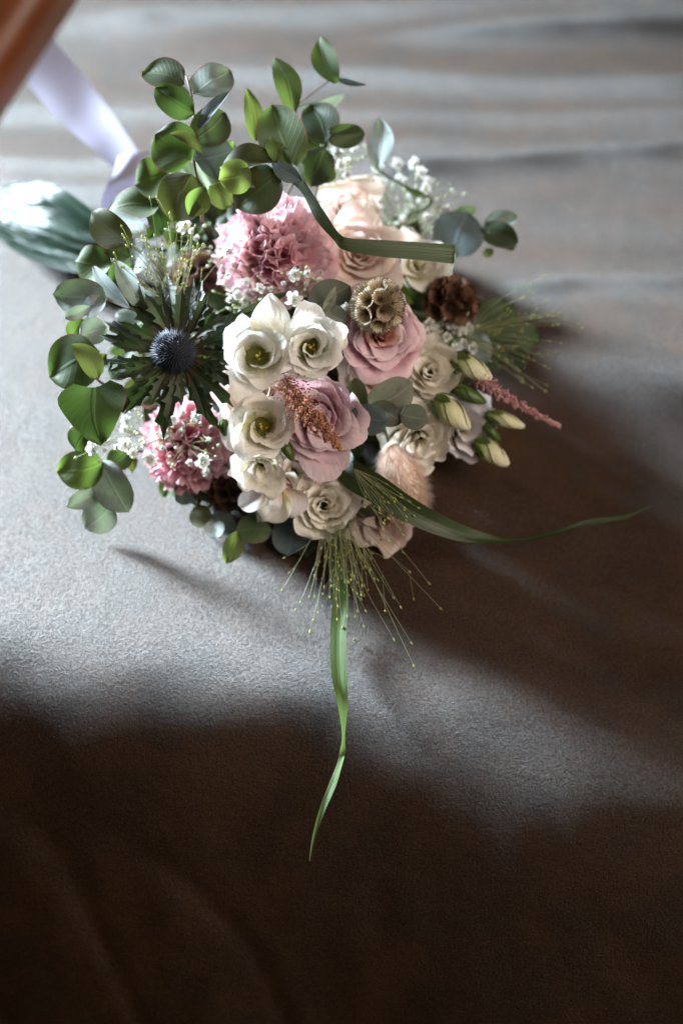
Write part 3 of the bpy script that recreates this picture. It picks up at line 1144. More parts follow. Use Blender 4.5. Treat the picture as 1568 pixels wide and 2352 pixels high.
# ---- scabiosa seed pods
def pod(label, px, py, D, tx, ty, Rpx, matk, seed, n=30, bristle=True):
    rg = random.Random(seed)
    R = pxm(Rpx, D)
    z = facing(tx, ty)
    ro, m = root('scabiosa_pod', P(px, py, D) - z * R * .6, z, seed)
    tag(ro, label, 'seed pod', 'papery seed pods in the bouquet')
    vs, fs = [], []
    for j in range(8):
        a_ = pi * j / 7
        for q in range(14):
            vs.append((R * .66 * sin(a_) * cos(2 * pi * q / 14), R * .66 * sin(a_) * sin(2 * pi * q / 14), R * .66 * cos(a_)))
    for j in range(7):
        for q in range(14):
            a_ = j * 14 + q; b_ = j * 14 + (q + 1) % 14
            fs.append((a_, a_ + 14, b_ + 14, b_))
    mesh('core', vs, fs, M['podcore'], ro)
    fr_ = Bag()
    for k in range(n):
        t = (k + .5) / n
        cz = 1 - 1.7 * t
        sr = sqrt(max(0, 1 - cz * cz))
        ph = k * 2.39996
        d = V3((sr * cos(ph), sr * sin(ph), cz))
        x = d.orthogonal().normalized(); y = d.cross(x)
        rc = R * 1.72 / sqrt(n) * rg.uniform(.92, 1.08)
        nseg = 44
        vs, fs, us = [], [], []
        prof_ = ((.10, .62), (.45, .66), (.86, .84), (1.05, 1.0))
        for j, (a_, h_) in enumerate(prof_):
            for q in range(nseg + 1):
                an = 2 * pi * q / nseg
                pl = (1 if q % 2 else -1) * (.035 * j / 3)
                jag = (rg.uniform(-.03, .05) if j == 3 else 0) if q < nseg else 0
                rr = rc * (a_ + pl)
                vs.append(d * (R * (h_ + jag + pl * .4)) + x * (rr * cos(an)) + y * (rr * sin(an)))
                us.append((q / nseg, j / 3))
        for j in range(3):
            for q in range(nseg):
                a_ = j * (nseg + 1) + q
                fs.append((a_, a_ + 1, a_ + nseg + 2, a_ + nseg + 1))
        cup = mesh('papery_cup', vs, fs, M[matk], ro, us)
        bg_ = Bag()
        c = d * R * .70
        for q in range(5):
            an = 2 * pi * q / 5 + k
            e = d * R * .93 + (x * cos(an) + y * sin(an)) * rc * .62
            s_ = (x * -sin(an) + y * cos(an)) * rc * .10
            bg_.add([c + s_, c - s_, e, c + d * R * .03], [(0, 1, 2), (0, 2, 3), (1, 3, 2)])
        bg_.out('dark_star', M['star'], cup)
        if bristle:
            for q in range(nseg * 2):
                an = 2 * pi * rg.random()
                p = d * (R * rg.uniform(.93, 1.0)) + (x * cos(an) + y * sin(an)) * rc * 1.02
                dd = (d * .9 + (x * cos(an) + y * sin(an)) * rg.uniform(.2, 1.1)).normalized()
                s_ = (x * -sin(an) + y * cos(an)) * R * .011
                fr_.add([p - s_, p + s_, p + dd * R * rg.uniform(.06, .19)], [(0, 1, 2)])
    if bristle:
        fr_.out('bristles', M[matk], ro, 'stuff')
    stem_to_bind(ro, m, M['stem'], .0014, V3((0, 0, -R * .6)), seed)


pod('pale bristly seed pod on the dusky pink rose', 865, 695, .872, -.10, .05, 60, 'cup', 51, 25)
pod('brown seed pod at the shaded side of the bouquet', 1040, 690, .945, .12, .05, 60, 'cupdark', 52, 24)
pod('rosy beige seed pod behind the thistle bracts', 452, 632, .945, -.10, .10, 66, 'cuppink', 53, 32)
pod('dark brown seed pod low in shadow beside the half-open cream bloom', 522, 1130, .932, -.05, -.2, 48, 'cupdark', 54, 26)


# ---- buds
def bud(label, b, t, wpx, seed, mat='budcream', group='lisianthus buds'):
    B, T = P(*b), P(*t)
    d = (T - B)
    L = d.length
    ro, m = root('lisianthus_bud', B, d)
    tag(ro, label, 'bud', group)
    R = pxm(wpx, b[2]) / 2
    rg = random.Random(seed)
    for k in range(4):
        phi = k * pi / 2 + rg.uniform(-.2, .2)

        def fn(u, v):
            r = R * (sin(pi * min(1, v * .86 + .10)) ** .75 if v < .5 else (sin(pi * min(1, v * .86 + .10)) ** .75) * .92 + .02)
            ang = phi + u * 1.15 + v * 2.6
            r *= 1 + .13 * u + .08 * noise.noise(V3((u * 2 + k * 4, v * 3, seed)))
            return (r * cos(ang), r * sin(ang), L * v)
        grid('petal', 6, 10, fn, M[mat], ro)
    for k in range(5):
        phi = k * 2 * pi / 5 + .4
        l2 = L * rg.uniform(.30, .5)
        fl_ = rg.uniform(0, .25)

        def sf(u, v):
            r = R * (.45 + .68 * sin(min(1, v + .1) * 1.5)) + fl_ * R * v * v
            w_ = R * .34 * sin(pi * min(1, v * .9 + .1)) ** .8
            return (r * cos(phi) - u * w_ * sin(phi), r * sin(phi) + u * w_ * cos(phi), l2 * v - .04 * L)
        grid('sepal', 4, 6, sf, M['sepal'], ro)
    stem_to_bind(ro, m, M['stem'], .0012, V3((0, 0, 0)), seed, True)


bud('plump pale green bud beside the cream bloom, uppermost of the buds', (1040, 822, .925), (1128, 870, .925), 50, 61)
bud('fat creamy bud lying over the cream frilled bloom', (1000, 915, .915), (1078, 985, .912), 54, 62)
bud('green bud between the two pale plump ones', (1045, 890, .93), (1115, 925, .93), 34, 63, 'sepal')
bud('slim green bud pointing out over the dark cloth', (1118, 950, .94), (1204, 980, .94), 34, 64)
bud('pale pointed bud hanging lowest over the bouquet shadow', (1092, 1012, .94), (1167, 1068, .94), 48, 65)
bud('tiny green bud squeezed beside the lowest pale bud', (1112, 975, .945), (1148, 1012, .945), 22, 66, 'sepal')
bud('small green bud against the mauve rose', (648, 1012, .872), (674, 1058, .872), 26, 67, 'sepal')
bud('small green bud tucked left of the ivory bloom', (512, 965, .885), (518, 1002, .885), 24, 68, 'sepal')


# ---- astilbe plumes
def plume(label, rows, matk, seed, n, side_px, group='astilbe plumes'):
    pts = catmull([(*P(*r),) for r in rows], 8)
    ro, m = root('astilbe_plume', V3(pts[0]))
    tag(ro, label, 'plume', group)
    inv = m.inverted()
    rg = random.Random(seed)
    tube('stem', [tuple(inv @ V3(p)) for p in pts], .0006, M['stemred'], ro, 5)
    bag = Bag()
    N = len(pts) - 1
    for k in range(n):
        t = rg.random() ** .85
        i = min(N - 1, int(t * N))
        p = V3(pts[i]).lerp(V3(pts[i + 1]), t * N - i)
        d = (V3(pts[i + 1]) - V3(pts[i])).normalized()
        o = V3((rg.gauss(0, 1), rg.gauss(0, 1), rg.gauss(0, 1)))
        o = (o - d * o.dot(d)).normalized()
        cl = .6 + .4 * sin(t * 60 + o.x * 3)
        r = pxm(side_px, .9) * (1 - t) ** .8 * rg.random() ** .7 * cl + .0009
        q = p + o * r + d * r * .6
        bag.blob(inv @ q, (o + d * .8), rg.uniform(.0004, .0007), rg.uniform(.0008, .0014))
    bag.out('florets', M[matk], ro, 'stuff')


plume('orange feathery plume lying across the mauve rose', [(655, 868, .875), (690, 925, .858), (730, 970, .856), (782, 1030, .862)], 'astilbe', 71, 1700, 56)
plume('pink plume pointing out over the dark cloth beside the buds', [(1095, 862, .925), (1135, 895, .925), (1200, 935, .93), (1284, 980, .935)], 'astilbe2', 72, 800, 24)

# ---- bunny tail
bt0, bt1 = P(893, 1020, .928), P(950, 1166, .925)
ro, m = root('bunny_tail_grass', bt0, bt1 - bt0)
tag(ro, 'soft peach bunny tail seed head with fine hairs, below the cream frilled bloom', 'seed head')
L = (bt1 - bt0).length
R = pxm(37, .925)
grid('head', 16, 12, lambda u, v: (R * max(.02, sin(pi * (v * .9 + .07)) ** .6) * cos(u * pi), R * max(.02, sin(pi * (v * .9 + .07)) ** .6) * sin(u * pi), L * v), M['bunnycore'], ro)
bag = Bag()
rg = random.Random(3)
for k in range(3200):
    v = rg.random()
    a_ = rg.uniform(0, 2 * pi)
    r = R * .96 * sin(pi * (v * .9 + .07)) ** .6
    p = V3((r * cos(a_), r * sin(a_), L * v))
    d = V3((cos(a_), sin(a_), .9 + rg.uniform(-.4, .4))).normalized()
    s_ = d.orthogonal().normalized() * .00016
    bag.add([p - s_, p + s_, p + d * rg.uniform(.004, .0135)], [(0, 1, 2)])
bag.out('hairs', M['bunny'], ro, 'stuff')
stem_to_bind(ro, m, M['stem'], .0010, V3((0, 0, 0)), 99)

# ------------------------------------------------------------------ eucalyptus and other foliage
EU = 'eucalyptus sprigs'
sprig('eucalyptus_sprig', 'tall eucalyptus sprig standing up at the top beside the ribbon', 'foliage',
      [(470, 520, .95), (462, 450, .915), (445, 366, .90), (448, 300, .895), (440, 220, .895), (428, 175, .90)], [
          ((424, 192, .893), (333, 166, .900), 72, 'dark', 20, 'round', .25, .10),
          ((445, 216, .893), (524, 162, .905), 78, 'glauc', -15, 'round', .10, .08),
          ((447, 262, .889), (361, 204, .885), 62, 'green', -35, 'round', .30, .14),
          ((436, 250, .900), (412, 195, .92), 30, 'dark', 30, 'oval', .3, .1),
          ((454, 296, .888), (524, 216, .880), 34, 'slate', -35, 'oval', .5, .10),
          ((448, 322, .893), (513, 260, .900), 74, 'dark', 8, 'round', .12, .10),
          ((440, 368, .885), (360, 312, .885), 98, 'green', -10, 'round', .08, .05),
          ((466, 352, .878), (394, 310, .872), 36, 'olive', 38, 'oval', .4, .1),
          ((443, 364, .895), (530, 345, .905), 88, 'slate', 5, 'round', .1, .05),
          ((390, 396, .905), (314, 424, .915), 74, 'bright', -6, 'round', .06, .08),
          ((441, 400, .892), (398, 503, .900), 92, 'olive', 5, 'round', .06, .05),
          ((473, 430, .892), (438, 494, .896), 48, 'bright', -22, 'oval', .35, .1),
          ((480, 428, .90), (530, 470, .91), 50, 'olive', 10, 'round', .2, .1),
          ((500, 372, .915), (536, 330, .925), 34, 'bright', 10, 'oval', .2, .1),
      ], EU)
sprig('eucalyptus_sprig', 'eucalyptus sprig above the carnation with one bright folded leaf', 'foliage',
      [(640, 460, .95), (640, 410, .92), (655, 360, .905), (665, 300, .91), (672, 262, .92)], [
          ((588, 324, .93), (567, 208, .935), 38, 'lime', 10, 'lance', .15, .06),
          ((672, 264, .925), (633, 139, .93), 50, 'bright', 6, 'oval', .10, .06),
          ((678, 386, .895), (626, 248, .905), 92, 'green', -6, 'round', .12, .05),
          ((636, 372, .885), (512, 386, .885), 74, 'olive', 42, 'round', .35, .18),
          ((578, 398, .874), (506, 412, .872), 66, 'lime', -10, 'round', .10, .08),
          ((640, 395, .895), (545, 474, .90), 92, 'dark', 10, 'round', .12, .06),
          ((632, 372, .885), (622, 318, .892), 38, 'bright', 20, 'oval', .3, .1),
          ((660, 385, .89), (652, 338, .885), 26, 'bright', -20, 'oval', .3, .1),
          ((625, 375, .890), (690, 415, .888), 34, 'slate', 15, 'oval', .2, .1),
          ((560, 395, .885), (585, 430, .875), 40, 'olive', 5, 'round', .2, .1),
      ], EU)
sprig('eucalyptus_sprig', 'thin sprig tip reaching highest above the bouquet', 'foliage',
      [(690, 380, .96), (684, 300, .95), (682, 246, .945), (720, 212, .948), (768, 176, .95)], [
          ((772, 192, .945), (738, 90, .952), 50, 'bright', -8, 'oval', .15, .07),
          ((770, 180, .95), (838, 194, .952), 12, 'slate', 0, 'lance', .4, .04),
          ((768, 178, .95), (735, 166, .95), 12, 'bright', 0, 'lance', .4, .04),
          ((682, 247, .945), (786, 220, .955), 26, 'pale', 35, 'oval', .25, .08),
      ], EU, 'stemred', .0010)
sprig('eucalyptus_sprig', 'dark eucalyptus leaves at the top behind the folded blade', 'foliage',
      [(720, 460, .98), (730, 390, .955), (745, 330, .945), (760, 300, .945)], [
          ((750, 330, .935), (714, 245, .945), 72, 'dark', -8, 'round', .2, .08),
          ((748, 312, .935), (834, 308, .94), 46, 'dark', 15, 'round', .3, .1),
          ((745, 340, .94), (714, 425, .945), 66, 'dark', 0, 'round', .12, .05),
          ((745, 350, .945), (700, 300, .95), 46, 'green', 15, 'round', .2, .05),
          ((730, 420, .945), (755, 380, .95), 44, 'green', 0, 'round', .2, .05),
          ((690, 405, .94), (678, 372, .94), 24, 'pale', 10, 'oval', .2, .05),
      ], EU)
sprig('eucalyptus_sprig', 'single pale blue leaf on a dark twig above the small white flowers', 'foliage',
      [(985, 470, 1.0), (925, 425, .985), (885, 402, .975), (866, 388, .965)], [
          ((864, 390, .962), (872, 279, .965), 52, 'pale', -14, 'oval', .3, .06),
          ((868, 384, .965), (886, 286, .972), 28, 'green', 35, 'oval', .35, .06),
          ((925, 425, .985), (975, 452, .995), 12, 'dark', 0, 'lance', .3, .06),
      ], EU, 'stem', .0014)
sprig('eucalyptus_sprig', 'blurred blue-grey eucalyptus tip beyond the folded blade', 'foliage',
      [(960, 640, 1.0), (1020, 600, .99), (1080, 560, .985), (1140, 540, .99)], [
          ((1040, 592, .975), (1072, 494, .99), 98, 'slate', 0, 'round', .1, .12),
          ((1070, 505, .995), (1058, 474, 1.0), 46, 'lime', 0, 'round', .1, .05),
          ((1110, 530, .985), (1184, 500, .985), 44, 'glauc', -18, 'round', .2, .1),
          ((1105, 525, .985), (1186, 556, .98), 50, 'dark', 18, 'round', .2, .1),
          ((1115, 570, .99), (1125, 590, .99), 22, 'lime', 0, 'oval', .1, .05),
          ((1150, 520, .99), (1178, 572, .985), 34, 'dark', 0, 'round', .1, .05),
      ], EU)
sprig('eucalyptus_sprig', 'eucalyptus leaves fanning out beside the glossy broad leaf', 'foliage',
      [(400, 640, .96), (340, 590, .935), (295, 560, .915), (255, 530, .91)], [
          ((368, 474, .915), (252, 488, .925), 66, 'green', 12, 'round', .2, .12),
          ((300, 562, .885), (215, 490, .890), 66, 'olive', -12, 'round', .25, .08),
          ((338, 535, .905), (248, 500, .915), 52, 'pale', 15, 'round', .2, .08),
          ((256, 612, .905), (178, 600, .915), 76, 'green', -8, 'round', .1, .05),
          ((345, 560, .91), (300, 620, .92), 50, 'pale', 15, 'round', .2, .1),
          ((300, 590, .905), (228, 545, .905), 40, 'dark', -25, 'round', .3, .1),
          ((370, 540, .92), (345, 470, .925), 46, 'green', 20, 'round', .2, .1),
      ], EU)
sprig('eucalyptus_sprig', 'silvery eucalyptus leaves catching the light beside the thistle', 'foliage',
      [(400, 720, .95), (320, 715, .915), (250, 690, .90), (205, 690, .90)], [
          ((246, 684, .885), (128, 678, .892), 70, 'glauc', -10, 'round', .04, .02),
          ((298, 706, .882), (219, 616, .890), 34, 'pale', -25, 'oval', .35, .08),
          ((321, 712, .885), (272, 605, .895), 40, 'pale', 10, 'oval', .25, .08),
          ((207, 704, .885), (152, 730, .885), 26, 'pale', -20, 'oval', .5, .12),
          ((243, 686, .885), (199, 726, .89), 40, 'pale', 10, 'round', .3, .08),
          ((198, 735, .90), (168, 782, .905), 44, 'bright', 0, 'round', .2, .05),
          ((246, 752, .895), (186, 772, .895), 52, 'pale', -10, 'round', .1, .10),
          ((255, 650, .895), (300, 610, .90), 40, 'green', 10, 'round', .2, .1),
      ], EU)
sprig('eucalyptus_sprig', 'green heart-shaped eucalyptus leaves left of the thistle', 'foliage',
      [(360, 930, .95), (290, 900, .90), (235, 880, .88), (205, 850, .885)], [
          ((228, 805, .890), (119, 862, .895), 108, 'green', 6, 'round', .10, .06),
          ((226, 872, .880), (168, 795, .878), 50, 'olive', 35, 'round', .4, .1),
          ((216, 890, .868), (232, 1017, .872), 126, 'green', 8, 'heart', .10, .05),
          ((216, 838, .885), (244, 815, .885), 22, 'olive', 0, 'oval', .2, .05),
          ((255, 870, .885), (292, 830, .90), 46, 'pale', 15, 'round', .2, .1),
          ((205, 985, .90), (175, 1032, .905), 52, 'green', 0, 'round', .1, .05),
      ], EU)
sprig('eucalyptus_sprig', 'low eucalyptus sprig resting on the lit velvet, two leaves pale blue', 'foliage',
      [(380, 1010, .96), (300, 1040, .935), (245, 1075, .925), (235, 1130, .93)], [
          ((240, 1062, .918), (136, 1082, .925), 76, 'bright', -10, 'round', .12, .06),
          ((228, 1058, .920), (292, 1172, .925), 74, 'glauc', 12, 'round', .12, .08),
          ((246, 1122, .925), (158, 1162, .930), 40, 'pale', -18, 'oval', .12, .10),
          ((258, 1158, .930), (198, 1212, .938), 66, 'pale', -14, 'round', .04, .02),
          ((295, 1035, .93), (304, 1084, .935), 24, 'olive', 0, 'lance', .2, .05),
          ((250, 1070, .925), (300, 1030, .925), 46, 'green', 0, 'round', .2, .05),
          ((232, 1130, .93), (190, 1120, .93), 34, 'olive', 10, 'round', .2, .05),
      ], EU)
sprig('eucalyptus_sprig', 'small sprig with a lime green leaf hanging under the white petals', 'foliage',
      [(640, 1130, .95), (590, 1180, .935), (555, 1210, .925), (543, 1222, .922)], [
          ((545, 1220, .918), (521, 1292, .922), 40, 'lime', 8, 'oval', .15, .06),
          ((541, 1220, .920), (621, 1219, .925), 56, 'green', -8, 'round', .15, .08),
      ], EU)
sprig('eucalyptus_sprig', 'dark leaves in shadow under the cream bloom', 'foliage',
      [(700, 1130, .955), (680, 1170, .948), (670, 1190, .944)], [
          ((668, 1186, .938), (660, 1284, .93), 74, 'slate', 0, 'round', .1, .03),
          ((685, 1245, .930), (722, 1262, .93), 34, 'pale', 0, 'round', .1, .05),
          ((690, 1200, .94), (705, 1290, .93), 50, 'dark', 0, 'round', .1, .03),
      ], EU)
sprig('eucalyptus_sprig', 'pale leaves lying on the cloth below the deep pink carnation', 'foliage',
      [(520, 1110, .965), (490, 1150, .95), (470, 1180, .942)], [
          ((480, 1190, .94), (540, 1215, .935), 52, 'glauc', 0, 'round', .1, .05),
          ((455, 1120, .945), (405, 1150, .945), 40, 'glauc', 0, 'round', .1, .05),
          ((500, 1195, .938), (488, 1236, .932), 38, 'pale', 10, 'round', .2, .05),
          ((445, 1165, .942), (480, 1205, .938), 44, 'olive', 0, 'round', .1, .05),
      ], EU)
sprig('eucalyptus_sprig', 'grey and slate blue eucalyptus leaves over the cream bloom', 'foliage',
      [(830, 960, .94), (860, 945, .905), (905, 945, .895), (940, 950, .895)], [
          ((845, 936, .890), (942, 880, .892), 72, 'grey', 5, 'round', .12, .08),
          ((890, 968, .885), (800, 966, .89), 60, 'slate', -8, 'round', .12, .08),
          ((846, 940, .890), (920, 968, .885), 48, 'grey', 15, 'round', .15, .08),
          ((918, 952, .882), (980, 962, .886), 50, 'grey', -5, 'round', .2, .08),
          ((836, 960, .900), (815, 872, .905), 46, 'olive', 0, 'round', .1, .05),
      ], EU)
sprig('eucalyptus_sprig', 'dark green leaves out of focus behind the fine grass', 'foliage',
      [(1040, 780, .98), (1090, 790, .975), (1150, 780, .975), (1190, 775, .975)], [
          ((1130, 790, .970), (1150, 688, .975), 86, 'green', 0, 'round', .1, .05),
          ((1160, 790, .970), (1238, 770, .975), 58, 'green', 0, 'round', .1, .05),
          ((1110, 770, .970), (1140, 850, .965), 66, 'green', 0, 'round', .1, .05),
          ((1170, 800, .970), (1195, 850, .965), 40, 'dark', 0, 'round', .1, .05),
          ((1085, 760, .970), (1110, 835, .965), 46, 'glauc', 0, 'round', .1, .05),
          ((1100, 720, .975), (1130, 700, .975), 44, 'olive', 0, 'round', .1, .05),
      ], EU)
sprig('eucalyptus_sprig', 'grey leaves with a red-edged small leaf above the second white bloom', 'foliage',
      [(720, 760, .93), (735, 735, .90), (750, 705, .893), (760, 690, .893)], [
          ((715, 725, .893), (800, 660, .897), 70, 'grey', 0, 'round', .08, .04),
          ((742, 712, .885), (769, 660, .882), 20, 'grey', 25, 'lance', .5, .06),
          ((745, 715, .888), (792, 740, .886), 44, 'grey', 0, 'round', .15, .05),
          ((735, 735, .892), (690, 690, .90), 44, 'olive', 0, 'round', .1, .05),
      ], EU)

def cloth_D(px, py):
    d = FWD + RIGHT * ((px - 784) * K) + UP * ((1176 - py) * K)
    return -CAM.z / d.z


# added filler greenery for the dark gaps; deepest leaves, unseen, block light underneath
FILL = [
    ('dark leafy stems deep behind the thistle', (400, 780), (150, 200), 20, .965),
    ('dark leafy stems deep between carnation and white blooms', (640, 690), (170, 90), 18, .945),
    ('dark leafy stems behind the blush roses', (860, 620), (150, 130), 16, 1.0),
    ('dark leafy stems in the middle under the mauve rose', (740, 920), (170, 150), 18, .955),
    ('dark leafy stems in the shade under the cream blooms', (960, 930), (130, 140), 16, .975),
    ('dark leafy stems low behind the deep pink carnation', (470, 1050), (130, 110), 14, .952),
    ('dark leafy stems at the bottom above the trailing grass', (760, 1130), (140, 80), 14, .940),
    ('dark leafy stems under the tall eucalyptus', (480, 520), (150, 90), 16, .975),
]
for k, (lab, c, e, n, D) in enumerate(FILL):
    rg = random.Random(900 + k)
    rows = []
    for q in range(n * 3):
        deep = q >= n  # unseen leaves down to the cloth, added to stop light passing under
        a_ = q * 2.4 + rg.uniform(-.3, .3)
        rr = sqrt(((q % n) + .5) / n)
        bx, by = c[0] + e[0] * rr * .55 * cos(a_), c[1] + e[1] * rr * .55 * sin(a_)
        ex, ey = c[0] + e[0] * (rr * .55 + .45) * cos(a_ + rg.uniform(-.4, .4)), c[1] + e[1] * (rr * .55 + .5) * sin(a_ + rg.uniform(-.4, .4))
        d1, d2 = D - rg.uniform(0, .02), D + rg.uniform(-.02, .01)
        if deep:
            f_ = rg.uniform(.1, 1.0)
            d1 = D + (cloth_D(bx, by) - .012 - D) * f_
            d2 = D + (cloth_D(ex, ey) - .010 - D) * min(1, max(.05, f_ + rg.uniform(-.35, .35)))
        rows.append(((bx, by, d1), (ex, ey, d2), rg.uniform(40, 62),
                     rg.choice(('dark', 'dark', 'olive', 'dark', 'green')), rg.uniform(-75, 75) if deep else rg.uniform(-35, 35), rg.choice(('round', 'lance', 'oval')), .2, .08))
    sprig('leafy_stem', lab, 'foliage', [(c[0], c[1], D + .02), (c[0] + 5, c[1] - 6, D)], rows, 'added filler greenery between the flowers', 'stem')

# ---- grass blades
folded = blade('grass_blade', 'dark green grass blade folded sharply across the blush rose', 'grass blade',
      [(636, 372, .905, 26, 30), (668, 395, .895, 36, 25), (700, 435, .888, 24, 40), (735, 495, .88, 27, 20), (772, 543, .878, 25, 45),
       (800, 562, .878, 30, 10), (880, 571, .88, 40, -5), (960, 577, .885, 43, -8), (1030, 583, .89, 46, -8), (1043, 584, .8905, 46, -10)], 'bladedark', vfold=.04)
flap = blade('blade_tip', None, None,
             [(1046, 581, .8925, 8, 80), (1044, 592, .8945, 12, 80), (1042, 604, .897, 12, 75), (1037, 618, .901, 9, 60), (1030, 632, .905, 3, 40)], 'bladedark', vfold=.04)
flap.parent = folded
flap.matrix_parent_inverse = Matrix.Translation(-folded.location)
blade('grass_blade', 'long green grass blade hanging straight down over the velvet edge', 'grass blade',
      [(770, 1120, .935, 24, 10), (768, 1200, .925, 30, 0), (772, 1280, .912, 34, -5), (782, 1360, .900, 38, -8), (778, 1450, .888, 38, 12),
       (778, 1540, .876, 36, 0), (785, 1620, .864, 28, -35), (787, 1700, .858, 16, -62), (783, 1745, .856, 14, 30), (765, 1800, .854, 18, 25),
       (740, 1860, .852, 14, 10), (720, 1925, .852, 7, 0), (711, 1978, .852, 2, 0)], 'blade', vfold=.2)
blade('grass_blade', 'long dark blade arching sideways over the shaded cloth to a fine tip', 'grass blade',
      [(770, 1010, .925, 30, 20), (800, 1080, .905, 62, 12), (860, 1120, .895, 66, 8), (930, 1166, .892, 58, 5), (1010, 1207, .895, 46, 0),
       (1090, 1234, .905, 34, -25), (1180, 1243, .915, 16, -60), (1270, 1227, .922, 14, -55), (1350, 1200, .925, 13, -20), (1430, 1188, .928, 10, 0),
       (1496, 1160, .928, 3, 0)], 'bladedark', vfold=.25)
blade('strap_leaf', 'dark strap leaf running from the thistle behind the white pointed petal', 'leaf',
      [(440, 800, .915, 26, 10), (500, 768, .895, 34, 5), (560, 728, .885, 32, 0), (620, 690, .895, 22, 0), (660, 672, .91, 6, 0)], 'bladedark')


# ---- gypsophila
def floret_mesh(seed):
    rg = random.Random(seed)
    vs, fs, us = [], [], []
    for k in range(20):
        t = (k + .5) / 20
        th_ = math.acos(1 - .95 * t)
        ph = k * 2.39996
        d = V3((sin(th_) * cos(ph), sin(th_) * sin(ph), cos(th_)))
        tn = V3((-sin(ph), cos(ph), 0))
        n_ = d.cross(tn)
        W = rg.uniform(.22, .36)
        o = len(vs)
        L = rg.uniform(.68, 1.18)
        tw = rg.uniform(-.9, .9)
        for v in (0.15, .55, .85, 1.0):
            for u in (-1, 0, 1):
                ww = W * (.25 + .9 * sin(v * 2.3))
                vs.append(d * (L * v * (1 - .1 * abs(u))) + tn * (u * ww * cos(tw)) + n_ * (u * ww * sin(tw) + .12 * v * v * (1 - abs(u))))
                us.append(((u + 1) / 2, v))
        for j in range(3):
            for i in range(2):
                a_ = o + j * 3 + i
                fs.append((a_, a_ + 1, a_ + 4, a_ + 3))
    me = bpy.data.meshes.new('floret')
    me.from_pydata(vs, [], fs)
    ul = me.uv_layers.new(name='UVMap')
    for lp in me.loops:
        ul.data[lp.index].uv = us[lp.vertex_index]
    me.polygons.foreach_set('use_smooth', [True] * len(me.polygons))
    me.materials.append(M['gyp'])
    return me


FLM = [floret_mesh(s) for s in (1, 2, 3)]


def gyp(label, stemfoot, florets, buds, seed, stemmat='stempale'):
    """florets: (px,py,D,radius px)"""
    rg = random.Random(seed)
    f0 = P(*stemfoot)
    ro, m = root('gypsophila_sprig', f0)
    tag(ro, label, 'small flowers', "sprays of baby's breath")
    inv = m.inverted()
    bag = Bag()
    bb = Bag()
    fo = V3((0, 0, 0))
    for q in florets:
        p = inv @ P(q[0], q[1], q[2])
        mid = fo.lerp(p, .55) + V3((rg.uniform(-.006, .006), rg.uniform(-.006, .006), rg.uniform(-.004, .004)))
        v_, f_ = tube_geo(catmull([tuple(fo), tuple(mid), tuple(p)], 4), .00028, 4)
        bag.add(v_, f_)
        o = bpy.data.objects.new('floret', rg.choice(FLM))
        link(o, ro)
        d = facing(rg.uniform(-.6, .6), rg.uniform(-.5, .6))
        s = pxm(q[3], q[2])
        o.matrix_local = Matrix.Translation(p) @ d.to_track_quat('Z', 'Y').to_matrix().to_4x4() @ Matrix.Diagonal((s, s, s, 1))
    for q in range(buds):
        c = rg.choice(florets)
        p = inv @ P(c[0] + rg.gauss(0, 26), c[1] + rg.gauss(0, 26), c[2] + rg.uniform(-.008, .012))
        st = fo.lerp(inv @ P(c[0], c[1], c[2]), rg.uniform(.5, .8))
        v_, f_ = tube_geo([tuple(st), tuple(st.lerp(p, .5) + V3((0, 0, .001))), tuple(p)], .00022, 4)
        bag.add(v_, f_)
        bb.blob(p, p - st, pxm(rg.uniform(3, 5.5), .92), pxm(rg.uniform(4.5, 7.5), .92))
    bag.out('stem', M[stemmat], ro, 'stuff')
    if buds:
        bb.out('flower_buds', M['gyp'], ro, 'stuff')


gyp("baby's breath with two round florets left of the large carnation", (470, 600, .95), [(425, 522, .905, 20), (523, 579, .882, 17), (452, 548, .92, 9), (440, 530, .925, 8), (505, 570, .92, 7)], 14, 1)
gyp("baby's breath florets along the lower edge of the large carnation", (640, 690, .94),
    [(676, 630, .885, 17), (705, 628, .89, 11), (673, 690, .888, 21), (596, 662, .90, 13), (622, 664, .90, 8), (702, 655, .90, 8), (735, 628, .905, 8),
     (793, 708, .89, 13), (745, 655, .90, 7), (565, 648, .905, 12), (650, 652, .895, 7)], 22, 2)
gyp("tangle of baby's breath between thistle and white blooms", (560, 740, .94), [(545, 680, .91, 14), (530, 690, .915, 12), (560, 690, .915, 12), (540, 665, .92, 10), (575, 675, .92, 9), (525, 660, .93, 10), (555, 712, .915, 9)], 40, 3)
rg = random.Random(21)
gyp("blurred cloud of baby's breath at the back above the blush rose", (930, 560, 1.02),
    [(850 + 130 * rg.random() + 30 * (k % 3), 370 + 160 * rg.random() + (k % 4) * 12, .985 + .04 * rg.random(), rg.uniform(9, 17)) for k in range(44)], 60, 4)
gyp("baby's breath florets among the dark leaves at the top", (740, 440, 1.0), [(772, 355, .95, 16), (780, 378, .955, 13), (795, 372, .96, 11), (768, 340, .955, 10), (795, 400, .965, 12), (760, 400, .965, 10), (812, 345, .97, 10), (740, 395, .965, 9)], 24, 5)
gyp("baby's breath florets hanging out beside the heart-shaped leaf", (330, 1000, .945), [(214, 1030, .89, 18), (287, 1020, .895, 19), (305, 1040, .90, 13), (268, 1028, .90, 8), (240, 1035, .90, 7), (290, 965, .91, 14), (300, 940, .915, 12), (285, 985, .91, 12), (310, 920, .92, 10)], 20, 6)
gyp("baby's breath florets in front of the deep pink carnation", (400, 970, .94), [(345, 1052, .895, 18), (378, 995, .90, 13), (395, 962, .905, 15), (465, 1058, .895, 20), (435, 1062, .90, 9), (330, 1020, .90, 9), (372, 1030, .90, 8), (478, 1010, .905, 8), (450, 955, .91, 14), (475, 1085, .91, 12), (360, 972, .905, 9), (422, 985, .905, 8)], 26, 7)
